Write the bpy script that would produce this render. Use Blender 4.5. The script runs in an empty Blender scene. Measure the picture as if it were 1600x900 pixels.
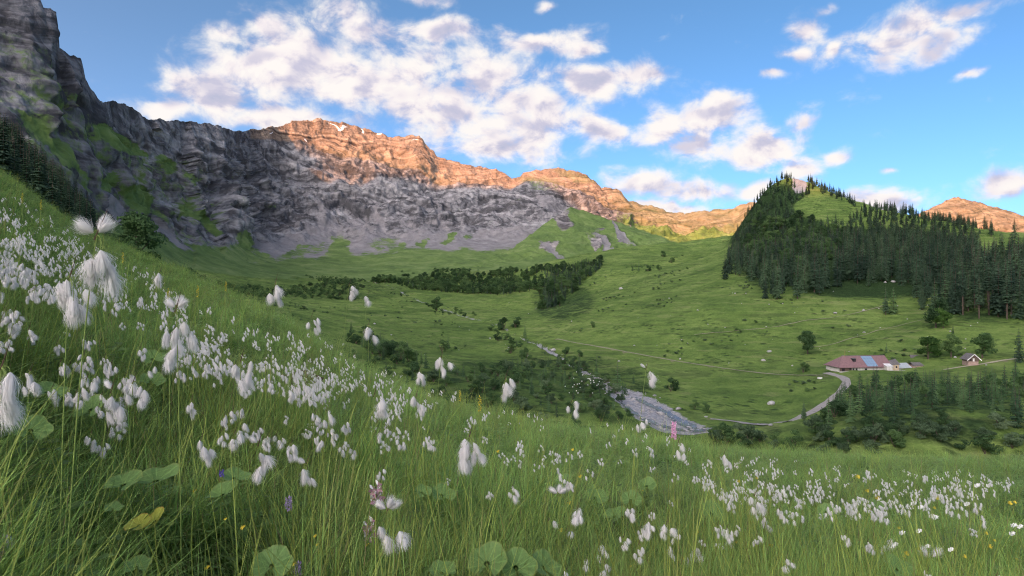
import bpy, bmesh, math, random
import numpy as np
from mathutils import Vector, Matrix
rnd = random.Random(7)
nrs = np.random.RandomState(11)
S = bpy.context.scene
COL = S.collection
R = math.radians

# ------------------------------------------------------------------ camera
F = 1043.0                                   # focal length in pixels of the 1600 px wide photograph
cam_d = bpy.data.cameras.new('camera')
cam = bpy.data.objects.new('camera', cam_d)
COL.objects.link(cam)
cam_d.sensor_width = 36.0
cam_d.lens = 36.0 * F / 1600.0
cam.location = (0, 0, 0)
cam.rotation_euler = (R(90), 0, 0)
cam_d.clip_start = 0.05
cam_d.clip_end = 40000
cam_d.dof.use_dof = True
cam_d.dof.focus_distance = 2.6
cam_d.dof.aperture_fstop = 13.0
S.camera = cam

# ------------------------------------------------------------------ light: low evening sun behind the camera, clear sky
SUN_EL = R(19.0)
SUN_D = Vector((0.55, 0.835, 0)).normalized()             # where the sunlight travels to, on the map
TAN_EL = math.tan(SUN_EL)
sun_l = bpy.data.lights.new('sun', 'SUN')
sun_l.energy = 1.4
sun_l.angle = R(0.18)
sun_l.color = (1.0, 0.37, 0.085)
sun = bpy.data.objects.new('sun', sun_l)
COL.objects.link(sun)
sun.rotation_euler = Vector((SUN_D.x, SUN_D.y, -TAN_EL)).to_track_quat('-Z', 'Y').to_euler()

S.view_settings.view_transform = 'Standard'
S.view_settings.look = 'None'
S.view_settings.gamma = 1.0
S.view_settings.exposure = 2.62
S.cycles.max_bounces = 4
S.cycles.diffuse_bounces = 3
S.cycles.use_adaptive_sampling = True
S.cycles.adaptive_threshold = 0.02
S.cycles.glossy_bounces = 2
S.cycles.transmission_bounces = 3
S.cycles.transparent_max_bounces = 6
S.cycles.volume_bounces = 1
S.cycles.use_denoising = True
S.cycles.denoiser = 'OPENIMAGEDENOISE'
S.cycles.denoising_input_passes = 'RGB_ALBEDO_NORMAL'
S.cycles.denoising_prefilter = 'NONE'
S.cycles.pixel_filter_type = 'BLACKMAN_HARRIS'
S.cycles.filter_width = 1.05
S.cycles.sample_clamp_indirect = 8

# ------------------------------------------------------------------ node helper
class NT:
    def __init__(self, tree): self.t = tree; self.n = tree.nodes; self.l = tree.links
    def add(self, typ, **kw):
        nd = self.n.new(typ)
        ins = kw.pop('ins', {})
        for k, v in kw.items(): setattr(nd, k, v)
        for k, v in ins.items(): self.put(nd.inputs[k], v)
        return nd
    def put(self, sock, v):
        if isinstance(v, bpy.types.NodeSocket): self.l.new(v, sock)
        elif isinstance(v, bpy.types.Node): self.l.new(v.outputs[0], sock)
        else: sock.default_value = v
    def math(self, op, a, b=0.0, clamp=False):
        nd = self.n.new('ShaderNodeMath'); nd.operation = op; nd.use_clamp = clamp
        self.put(nd.inputs[0], a); self.put(nd.inputs[1], b); return nd.outputs[0]
    def vec(self, op, a, b=(0, 0, 0), out=0):
        nd = self.n.new('ShaderNodeVectorMath'); nd.operation = op
        self.put(nd.inputs[0], a)
        if op == 'SCALE': self.put(nd.inputs['Scale'], b)
        elif op not in ('LENGTH', 'NORMALIZE'): self.put(nd.inputs[1], b)
        return nd.outputs['Value'] if out else nd.outputs[0]
    def noise(self, v, scale, detail=4.0, rough=0.55, dist=0.0):
        nd = self.add('ShaderNodeTexNoise', ins={'Vector': v, 'Scale': scale, 'Detail': detail, 'Roughness': rough, 'Distortion': dist})
        return nd.outputs['Fac']
    def ramp(self, f, stops, interp='LINEAR'):
        nd = self.n.new('ShaderNodeValToRGB'); cr = nd.color_ramp; cr.interpolation = interp
        while len(cr.elements) < len(stops): cr.elements.new(0.5)
        for e, (p, c) in zip(cr.elements, stops):
            e.position = p; e.color = c if len(c) == 4 else (*c, 1)
        self.put(nd.inputs['Fac'], f); return nd.outputs['Color']
    def mix(self, f, a, b, blend='MIX'):
        nd = self.n.new('ShaderNodeMix'); nd.data_type = 'RGBA'; nd.blend_type = blend
        self.put(nd.inputs[0], f)
        self.put(nd.inputs[6], a if not isinstance(a, tuple) or len(a) == 4 else (*a, 1))
        self.put(nd.inputs[7], b if not isinstance(b, tuple) or len(b) == 4 else (*b, 1))
        return nd.outputs[2]
    def maprange(self, v, a, b, c=0.0, d=1.0, smooth=True):
        nd = self.n.new('ShaderNodeMapRange'); nd.interpolation_type = 'SMOOTHSTEP' if smooth else 'LINEAR'
        self.put(nd.inputs['Value'], v)
        for k, q in (('From Min', a), ('From Max', b), ('To Min', c), ('To Max', d)): self.put(nd.inputs[k], q)
        return nd.outputs['Result']

def unit(px, py):
    return Vector(((px - 800) / F, 1.0, (450 - py) / F)).normalized()

# ------------------------------------------------------------------ sky: Nishita, with fair weather cumulus noise over it
W = bpy.data.worlds.new('World'); S.world = W; W.use_nodes = True
w = NT(W.node_tree)
bg = W.node_tree.nodes['Background']
sky = w.add('ShaderNodeTexSky', sky_type='NISHITA', sun_disc=False)
sky.sun_elevation = SUN_EL
sky.sun_rotation = math.atan2(-SUN_D.x, -SUN_D.y)
sky.altitude = 1500; sky.air_density = 0.125; sky.dust_density = 10.0; sky.ozone_density = 1.6
bg.inputs['Strength'].default_value = 0.15
pdir = w.add('ShaderNodeTexCoord').outputs['Generated']
CLOUDS = [(330,150,62,36),(400,110,72,50),(470,90,80,50),(545,48,62,38),(560,120,110,60),(350,55,36,22),(420,38,36,18),
 (640,110,90,45),(700,165,95,55),(800,165,80,50),(755,120,55,40),(850,210,60,40),(945,128,82,24),(1015,124,36,16),(270,170,52,18),
 (430,185,70,16),(840,62,70,15),(925,72,25,11),(780,232,110,26),(935,205,38,24),(1035,200,40,30),(1090,218,58,36),(1115,178,46,24),
 (1195,234,58,28),(1250,194,18,22),(1005,290,46,22),(1100,298,62,24),(1252,262,28,18),(1298,245,22,14),(1385,312,60,20),
 (1180,300,24,15),(1570,290,36,20),(1395,66,84,28),(1440,38,60,30),(1500,16,60,18),(1300,80,15,11),(1240,84,28,13),(1268,42,26,26),
 (1292,15,20,10),(1200,124,17,9),(1505,118,18,9),(850,12,20,8),(1390,270,14,6),(1050,325,70,10),(690,50,60,14),(660,5,40,10)]
WARP = w.add('ShaderNodeTexNoise', ins={'Vector': pdir, 'Scale': 9.0, 'Detail': 3.0, 'Roughness': 0.6})
wv = w.vec('SCALE', w.vec('SUBTRACT', WARP.outputs['Color'], (0.5, 0.5, 0.5)), 0.05)
pw = w.vec('ADD', pdir, wv)
acc = None
for (px, py, rx, ry) in CLOUDS:
    c = unit(px, py); k = c.y
    rx = rx * 1.22 / F * k; ry = ry * 1.22 / F * k
    q = w.vec('MULTIPLY', w.vec('SUBTRACT', pw, tuple(c)), (1 / rx, 0.6 / rx, 1 / ry))
    f = w.math('SUBTRACT', 1.0, w.vec('LENGTH', q, out=1))
    acc = f if acc is None else w.math('SMOOTH_MAX', acc, f)
    if acc is not f: acc.node.inputs[2].default_value = 0.35
# scattered clouds out of view, cover thickened to brighten the ground
sepd = w.add('ShaderNodeSeparateXYZ', ins={0: pdir})
up = sepd.outputs['Z']
behind = w.maprange(sepd.outputs['Y'], 0.55, 0.2)
sc_n = w.maprange(w.noise(pdir, 3.2, 2.0), 0.38, 0.66, -0.5, 0.65)
sc_n = w.math('ADD', w.math('MULTIPLY', sc_n, behind), w.math('MULTIPLY', w.math('SUBTRACT', 1.0, behind), -0.6))
acc = w.math('MAXIMUM', acc, sc_n)
acc = w.math('MAXIMUM', acc, -0.8)
stretch = w.vec('MULTIPLY', pdir, (1, 1, 1.45))
def cdens(off):
    v = w.vec('ADD', stretch, off)
    a = w.noise(v, 16.0, 5.0, 0.58, 0.25)
    return a
n0 = cdens((0, 0, 0)); n1 = cdens((-0.006, 0, 0.016))
dens = w.math('ADD', acc, w.math('MULTIPLY', w.math('SUBTRACT', n0, 0.5), 2.9))
alpha = w.maprange(dens, -0.26, 0.76)
alpha = w.math('MULTIPLY', alpha, w.maprange(dens, -0.10, 0.5, 0.55, 1.0))
relief = w.math('MULTIPLY', w.math('SUBTRACT', n0, n1), 2.7)        # noise density falls towards the light: brighter
lowsoft = w.maprange(up, 0.06, 0.30)
thick = w.maprange(dens, 0.35, 1.25)
lit = w.math('ADD', w.math('SUBTRACT', 0.90, w.math('MULTIPLY', thick, 0.14)), relief, clamp=True)
b0 = w.noise(stretch, 15.0, 1.5, 0.5, 0.25); b1 = w.noise(w.vec('ADD', stretch, (-0.008, 0, 0.024)), 15.0, 1.5, 0.5, 0.25)
big = w.math('ADD', 0.52, w.math('MULTIPLY', w.math('SUBTRACT', b0, b1), 1.1))
lit = w.math('MULTIPLY', lit, w.maprange(big, 0.28, 0.62, 0.52, 1.08), clamp=True)
ccol = w.ramp(lit, [(0.0, (0.40, 0.46, 0.64)), (0.45, (0.62, 0.60, 0.74)), (0.75, (0.93, 0.86, 0.88)), (1.0, (1.0, 0.95, 0.92))])
cscale = w.add('ShaderNodeValue'); cscale.outputs[0].default_value = 1.09; cscale.label = 'cloud brightness'
ccol = w.vec('SCALE', ccol, cscale.outputs[0])
skyc = w.add('ShaderNodeHueSaturation', ins={'Hue': 0.485, 'Saturation': 1.28, 'Value': 1.0, 'Color': sky})
w.put(bg.inputs['Color'], w.mix(alpha, w.mix(1.0, skyc.outputs[0], (1.05, 1.0, 0.92), 'MULTIPLY'), ccol))
try: W.cycles.sampling_method = 'MANUAL'; W.cycles.sample_map_resolution = 1024
except Exception: pass

# ------------------------------------------------------------------ numpy noise
PERM = np.random.RandomState(5).permutation(4096)
GRAD = np.random.RandomState(6).normal(size=(4096, 3)); GRAD /= np.linalg.norm(GRAD, axis=1)[:, None]
def pnoise(P):
    P = np.asarray(P, dtype=np.float64)
    i = np.floor(P).astype(np.int64); f = P - i
    u = f * f * f * (f * (f * 6 - 15) + 10)
    def h(dx, dy, dz):
        k = PERM[(PERM[(PERM[(i[:, 0] + dx) & 4095] + i[:, 1] + dy) & 4095] + i[:, 2] + dz) & 4095]
        g = GRAD[k]
        return g[:, 0] * (f[:, 0] - dx) + g[:, 1] * (f[:, 1] - dy) + g[:, 2] * (f[:, 2] - dz)
    def L(a, b, t): return a + (b - a) * t
    x00 = L(h(0,0,0), h(1,0,0), u[:,0]); x10 = L(h(0,1,0), h(1,1,0), u[:,0])
    x01 = L(h(0,0,1), h(1,0,1), u[:,0]); x11 = L(h(0,1,1), h(1,1,1), u[:,0])
    return L(L(x00, x10, u[:,1]), L(x01, x11, u[:,1]), u[:,2]) * 1.4
def fbm(P, oct=5, gain=0.5, lac=2.03):
    P = np.asarray(P, dtype=np.float64); s = np.zeros(len(P)); a = 1.0
    for k in range(oct):
        s += a * pnoise(P * lac ** k + 17.3 * k); a *= gain
    return s
def ridged(P, oct=5, gain=0.5, lac=2.1):
    P = np.asarray(P, dtype=np.float64); s = np.zeros(len(P)); a = 1.0; wgt = 1.0
    for k in range(oct):
        n = (1 - np.abs(pnoise(P * lac ** k + 9.1 * k))) ** 2 * wgt
        s += a * n; wgt = np.clip(n * 1.6, 0, 1); a *= gain
    return s
def sstep(a, b, x):
    t = np.clip((x - a) / (b - a), 0, 1); return t * t * (3 - 2 * t)

# ------------------------------------------------------------------ the lie of the land
def P3(px, py, Y): return ((px - 800) / F * Y, Y, (450 - py) / F * Y)
CP = [P3(*c) for c in [
 (1040,640,230),(1100,662,205),(985,622,250),(930,590,320),(880,560,390),(800,525,520),(740,500,660),(700,485,780),(640,463,980),(580,440,1200),
 (1340,578,300),(1400,578,300),(1515,568,290),(1600,560,290),(1320,592,280),(1300,615,258),(1250,655,228),(1170,662,215),
 (1262,552,360),(1100,560,370),(1000,520,430),(1230,465,450),(1140,425,600),(1000,440,720),(870,497,560),(950,420,900),(900,412,1250),(1050,400,1300),
 (1060,381,1500),(1145,372,1400),(980,415,1150),(760,425,1400),(830,445,1150),(700,430,1350),(850,478,820),(640,440,1300),
 (1450,690,140),(1450,600,240),(1600,690,140),(1600,600,235),(1300,690,150),(1200,680,165),
 (1225,277,960),(1270,288,900),(1330,330,790),(1420,338,780),(1500,352,760),(1545,385,700),(1600,395,620),(1300,460,460),(1400,445,465),(1260,400,600),
 (1330,392,610),(1280,335,790),(1450,430,500),(1540,450,430),(1600,470,380),(1500,515,340),(1590,532,310),(1400,500,390),(1180,400,690),(1165,385,800),
 (1200,330,880),
 (500,480,700),(560,445,1050),(600,540,400),(700,560,330),(640,500,600),(560,520,420),(480,520,350),(400,440,900),(300,432,650),(240,425,420),
 (170,372,290),(80,300,310),(0,240,320),(-150,150,340),(330,450,520),(420,470,520),(450,440,1100),(520,436,1250),
 ]]
CP += [(450,1300,50),(650,1150,60),(800,1000,60),(300,1400,90),(0,30,-50),(-60,60,-42),(60,40,-48),(150,40,-48),(0,-250,-40),(300,0,-46),(-250,0,10),(-400,150,90),
       (300,120,-40),(500,200,-25),(600,400,40),(900,700,120),(1000,1000,60),(0,1800,60),(-600,1500,60),(-900,1000,120),(-600,600,110),(700,1700,40),(0,2600,120),(1500,2200,20),(-1200,2200,150),(0,110,-42),(100,130,-42),(-60,160,-30)]
CP += [(307,1000,50),(355,1060,72),(268,840,46),(391,1200,80),(330,920,84),(300,760,52),(372,985,140),(497,950,76),(535,900,62),(480,1040,88),(560,1040,58),(431,905,128),(430,1080,90)]
CP = np.array(CP)
def tps(CP, lam=0.004):
    X = CP[:, :2] / 100.0; n = len(X)
    d = np.hypot(X[:, None, 0] - X[None, :, 0], X[:, None, 1] - X[None, :, 1])
    K = np.where(d > 0, d * d * np.log(np.maximum(d, 1e-9)), 0) + lam * np.eye(n)
    Pm = np.c_[np.ones(n), X]
    A = np.block([[K, Pm], [Pm.T, np.zeros((3, 3))]])
    s = np.linalg.solve(A, np.r_[CP[:, 2], 0, 0, 0])
    return X, s
TX, TS = tps(CP)
def valley(x, y):
    x = np.asarray(x, float) / 100; y = np.asarray(y, float) / 100
    out = TS[-3] + TS[-2] * x + TS[-1] * y
    for k in range(len(TX)):
        d2 = (x - TX[k, 0]) ** 2 + (y - TX[k, 1]) ** 2
        out = out + TS[k] * 0.5 * d2 * np.log(np.maximum(d2, 1e-12))
    return out
CAM_H = 0.88
EDGE = [(-300,70,90),(0,262,70),(100,338,60),(180,375,50),(240,405,42),(330,440,32),(420,482,25),(520,545,19),(600,590,16),(700,628,14),
        (800,652,14),(900,667,15),(1000,680,16),(1100,694,18),(1200,703,20),(1300,709,22),(1450,715,24),(1600,713,26),(1900,712,30)]
_az, _A, _c = [], [], []
for px, py, D in EDGE:
    t = (px - 800) / F; az = math.atan(t); E = (450 - py) / F - 0.20 / D
    A = E + 2 * CAM_H / D; c = CAM_H / D ** 2
    _az.append(az); _A.append(A * math.cos(az)); _c.append(c * math.cos(az) ** 2)
for az, A, c in ((75, -.21, 2e-4), (110, -.15, 5e-5), (150, .02, 0), (180, .12, 0)):
    _az.append(R(az)); _A.append(A); _c.append(c)
for az, A, c in ((-180, .12, 0), (-130, .22, 0), (-80, .24, 1e-5)):
    _az.append(R(az)); _A.append(A); _c.append(c)
_o = np.argsort(_az); _az = np.array(_az)[_o]; _A = np.array(_A)[_o]; _c = np.array(_c)[_o]
_g = np.linspace(-math.pi, math.pi, 1441)
def _sm(v, n=21):
    k = np.hanning(n + 2)[1:-1]; k /= k.sum()
    vv = np.r_[v[:-1], v, v[1:]]
    return np.convolve(vv, k, 'same')[len(v) - 1:2 * len(v) - 1]
_Ag = _sm(np.interp(_g, _az, _A)); _cg = _sm(np.interp(_g, _az, _c))
def meadow(x, y):
    r = np.hypot(x, y); az = np.arctan2(x, y)
    A = np.interp(az, _g, _Ag); c = np.interp(az, _g, _cg)
    D = np.sqrt(CAM_H / np.maximum(c, 1e-7)) * 2.5
    rr = np.minimum(r, D)
    q = c * rr ** 2 + np.where(r > D, 2 * c * D * (r - D), 0)
    return -CAM_H + A * r - q
def smax(a, b, k):
    h = np.clip(0.5 + 0.5 * (a - b) / k, 0, 1)
    return b + (a - b) * h + k * h * (1 - h)
def base_h(x, y):
    x = np.asarray(x, float); y = np.asarray(y, float)
    r = np.hypot(x, y)
    k = 0.05 + 0.03 * np.clip(r - 10, 0, 150)
    return smax(meadow(x, y), np.where(r < 25, -60.0, valley(x, y)), k)
# lines on the ground (river, stream, roads), found as points of the land
def hits(pts, H=None, lift=0.0, ymin=0.5, ymax=2600):
    """first point of the land seen along each photograph ray (px, py)"""
    H = H or base_h
    pts = np.asarray(pts, float); tx = (pts[:, 0] - 800) / F; tz = (450 - pts[:, 1]) / F
    Y = np.geomspace(ymin, ymax, 500)
    YY = Y[None, :].repeat(len(pts), 0)
    dz = H((tx[:, None] * YY).ravel(), YY.ravel()).reshape(YY.shape) + lift - tz[:, None] * YY
    ok = dz > 0; k = np.argmax(ok, 1); k = np.where(ok.any(1), np.maximum(k, 1), len(Y) - 1)
    idx = np.arange(len(pts)); d0 = dz[idx, k - 1]; d1 = dz[idx, k]
    t = np.clip(d0 / np.where(np.abs(d0 - d1) < 1e-9, 1, d0 - d1), 0, 1)
    y = Y[k - 1] + (Y[k] - Y[k - 1]) * t
    x = tx * y
    return np.c_[x, y, H(x, y)], ok.any(1)
def spline(P, step):
    P = np.asarray(P, float); out = []
    for i in range(len(P) - 1):
        p0 = P[max(i - 1, 0)]; p1 = P[i]; p2 = P[i + 1]; p3 = P[min(i + 2, len(P) - 1)]
        n = max(2, int(np.linalg.norm(p2 - p1) / step))
        for t in np.linspace(0, 1, n, endpoint=False):
            out.append(0.5 * ((2 * p1) + (-p0 + p2) * t + (2 * p0 - 5 * p1 + 4 * p2 - p3) * t * t + (-p0 + 3 * p1 - 3 * p2 + p3) * t ** 3))
    out.append(P[-1]); return np.array(out)
def ymono(px_list, Ys):    # points given with their distance
    return np.array([[(a - 800) / F * Y, Y] for (a, Y) in zip(px_list, Ys)])
RIVER = spline(ymono([1075,1050,1012,985,960,930,880,830,790,765,742,715,690,655,610,580,560],
                     [188,205,235,262,290,320,390,470,560,620,680,745,810,930,1090,1200,1330]), 4)
RIVW = np.interp(RIVER[:, 1], [180, 205, 250, 275, 300, 560, 620, 680, 760, 900, 1300], [7.5, 10, 10, 7.5, 2.6, 2, 2.5, 4.5, 4, 2.5, 2.5])
def path_pts(px): return hits(px)[0][:, :2]
ROAD = spline(path_pts([(1290,583),(1316,590),(1322,600),(1308,617),(1275,641),(1245,656),(1205,664),(1160,661),(1110,655)]), 3)
ROADW = np.full(len(ROAD), 1.7)
LANE = spline(path_pts([(870,530),(900,536),(950,545),(1010,556),(1060,565),(1110,573),(1160,580),(1220,586),(1290,587)]), 4)
HUTP = spline(path_pts([(1475,578),(1500,574),(1530,570),(1570,563),(1598,560)]), 3)
def dist_line(x, y, L, Wd=None):
    d = np.full(x.shape, 1e9); w_ = np.zeros(x.shape)
    for k in range(len(L)):
        q = (x - L[k, 0]) ** 2 + (y - L[k, 1]) ** 2
        if Wd is not None: w_ = np.where(q < d, Wd[k], w_)
        d = np.minimum(d, q)
    return np.sqrt(d), w_
def land(x, y, full=False):
    """height of the ground with its bumps; roads flattened, river bed cut in"""
    x = np.asarray(x, float); y = np.asarray(y, float); sh = x.shape
    x = x.ravel(); y = y.ravel()
    z = base_h(x, y); r = np.hypot(x, y)
    dr = np.full(x.shape, 1e3); wr = np.ones(x.shape); dp = np.full(x.shape, 1e3)
    m = (x > -520) & (x < 280) & (y > 150) & (y < 1400)
    if m.any(): dr[m], wr[m] = dist_line(x[m], y[m], RIVER[::2], RIVW[::2])
    m = (x > -10) & (x < 320) & (y > 180) & (y < 620)
    if m.any():
        for L_ in (ROAD, LANE, HUTP):
            d, _ = dist_line(x[m], y[m], L_[::2]); dp[m] = np.minimum(dp[m], d)
    Z0 = np.zeros_like(x)
    far = sstep(40, 140, r)
    b = far * (fbm(np.c_[x, y, Z0] / 34.0, 4) * 1.3 + fbm(np.c_[x, y, Z0 + 5] / 9.0, 3) * 0.45)
    b *= 1 + 1.2 * sstep(500, 1100, r)
    nb = (1 - sstep(20, 60, r)) * (fbm(np.c_[x, y, Z0] / 1.1, 3) * 0.035) + (1 - far) * sstep(5, 25, r) * fbm(np.c_[x, y, Z0] / 7.0, 3) * 0.14
    calm = sstep(2.0, 9.0, dp) * sstep(0.6, 1.6, dr / np.maximum(wr, 1))
    z = z + (b + nb) * calm
    cut = 1 - sstep(0.65, 1.25, dr / np.maximum(wr, 1))
    z = z - cut * 1.6 + cut * 0.12 * fbm(np.c_[x, y, Z0] / 3.0, 3)
    if full: return z.reshape(sh), dr.reshape(sh), wr.reshape(sh), dp.reshape(sh)
    return z.reshape(sh)

# ------------------------------------------------------------------ mesh and tagging helpers
def mesh_obj(name, V, Fc, mat=None, parent=None, smooth=False, link=True):
    me = bpy.data.meshes.new(name)
    V = np.asarray(V, dtype=np.float32)
    if isinstance(Fc, np.ndarray) and Fc.ndim == 2:
        n, k = Fc.shape
        me.vertices.add(len(V)); me.vertices.foreach_set('co', V.ravel())
        me.loops.add(n * k); me.loops.foreach_set('vertex_index', Fc.ravel().astype(np.int32))
        me.polygons.add(n); me.polygons.foreach_set('loop_start', np.arange(n, dtype=np.int32) * k)
        me.update(calc_edges=True)
    else:
        me.from_pydata([tuple(v) for v in V], [], [tuple(f) for f in Fc])
    if smooth: me.polygons.foreach_set('use_smooth', np.ones(len(me.polygons), dtype=bool))
    if mat:
        for m_ in (mat if isinstance(mat, (list, tuple)) else [mat]): me.materials.append(m_)
    o = bpy.data.objects.new(name, me)
    if parent: o.parent = parent
    if link: COL.objects.link(o)
    return o
def vcol(o, name, arr):
    a = o.data.attributes.new(name, 'FLOAT_COLOR', 'POINT')
    arr = np.asarray(arr, dtype=np.float32)
    if arr.shape[1] == 3: arr = np.c_[arr, np.ones(len(arr), dtype=np.float32)]
    a.data.foreach_set('color', arr.astype(np.float32).ravel())
def tag(o, label, cat, group=None, kind=None):
    if label: o['label'] = label
    if cat: o['category'] = cat
    if group: o['group'] = group
    if kind: o['kind'] = kind
    return o
def structure(o, label=None):
    o['kind'] = 'structure'
    if label: o['label'] = label
    return o
def empty(name, loc, rz=0.0):
    o = bpy.data.objects.new(name, None); COL.objects.link(o)
    o.location = loc; o.rotation_euler = (0, 0, rz); o.empty_display_size = 0.1
    return o
def copy_tree(o, parent=None):
    c = o.copy(); COL.objects.link(c); c.parent = parent
    for ch in o.children: copy_tree(ch, c)
    return c
def mat(name):
    m = bpy.data.materials.new(name); m.use_nodes = True
    t = NT(m.node_tree); b = m.node_tree.nodes['Principled BSDF']
    b.inputs['Specular IOR Level'].default_value = 0.25
    b.inputs['Roughness'].default_value = 0.85
    return m, t, b
def pos(t): return t.add('ShaderNodeNewGeometry').outputs['Position']
def bump(t, b, h, strength, dist):
    t.put(b.inputs['Normal'], t.add('ShaderNodeBump', ins={'Height': h, 'Strength': strength, 'Distance': dist}).outputs[0])
# ------------------------------------------------------------------ materials of the land
def m_ground():
    m, t, b = mat('pasture'); p = pos(t)
    at = t.add('ShaderNodeAttribute', attribute_name='mask'); sep = t.add('ShaderNodeSeparateColor', ins={0: at.outputs['Color']})
    gravel, path, dark = sep.outputs[0], sep.outputs[1], sep.outputs[2]
    n1 = t.noise(p, 0.018, 4, 0.6); n2 = t.noise(p, 0.11, 5, 0.65); n3 = t.noise(p, 0.9, 4, 0.7)
    f = t.math('ADD', t.math('MULTIPLY', n1, 0.9), t.math('ADD', t.math('MULTIPLY', n2, 0.65), t.math('MULTIPLY', n3, 0.45)))
    g = t.ramp(t.math('MULTIPLY', f, 0.5), [(0.35, (0.055, 0.100, 0.030)), (0.45, (0.105, 0.175, 0.044)), (0.54, (0.160, 0.240, 0.062)), (0.66, (0.24, 0.31, 0.10))])
    # tussocks: darker rush and dwarf shrub clumps, a few pale stones
    vo = t.add('ShaderNodeTexVoronoi', ins={'Vector': p, 'Scale': 0.21, 'Randomness': 1.0})
    cl = t.math('MULTIPLY', t.maprange(vo.outputs['Distance'], 0.42, 0.12), t.maprange(t.noise(p, 0.035, 4, 0.6), 0.42, 0.62))
    g = t.mix(t.math('MULTIPLY', cl, 0.8), g, (0.035, 0.07, 0.028))
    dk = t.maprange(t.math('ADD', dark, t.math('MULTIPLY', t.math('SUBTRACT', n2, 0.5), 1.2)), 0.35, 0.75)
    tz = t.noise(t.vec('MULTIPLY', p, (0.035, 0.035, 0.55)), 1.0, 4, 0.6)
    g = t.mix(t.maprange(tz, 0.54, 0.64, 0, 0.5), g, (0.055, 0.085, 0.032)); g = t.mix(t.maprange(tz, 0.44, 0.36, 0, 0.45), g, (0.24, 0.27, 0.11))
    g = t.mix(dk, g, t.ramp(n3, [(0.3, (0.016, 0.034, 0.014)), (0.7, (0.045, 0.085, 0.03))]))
    gv = t.ramp(t.noise(p, 0.7, 6, 0.75), [(0.25, (0.16, 0.165, 0.18)), (0.5, (0.33, 0.335, 0.36)), (0.75, (0.55, 0.55, 0.57))])
    gm = t.maprange(t.math('ADD', gravel, t.math('ADD', t.math('MULTIPLY', t.math('SUBTRACT', n3, 0.5), 0.9), t.math('MULTIPLY', t.math('SUBTRACT', n2, 0.5), 1.1))), 0.40, 0.62)
    g = t.mix(gm, g, gv)
    pm = t.maprange(t.math('ADD', path, t.math('MULTIPLY', t.math('SUBTRACT', n3, 0.5), 0.7)), 0.35, 0.7)
    g = t.mix(t.math('MULTIPLY', pm, 0.8), g, (0.24, 0.21, 0.15))
    t.put(b.inputs['Base Color'], g)
    hh = t.math('ADD', t.math('MULTIPLY', n2, 2.4), t.math('MULTIPLY', n3, 0.6))
    hh = t.math('ADD', hh, t.math('ADD', t.math('MULTIPLY', cl, 1.2), t.math('MULTIPLY', tz, 1.6)))
    bump(t, b, hh, 0.9, 1.0); b.inputs['Roughness'].default_value = 1.0; b.inputs['Specular IOR Level'].default_value = 0.05
    return m
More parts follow.
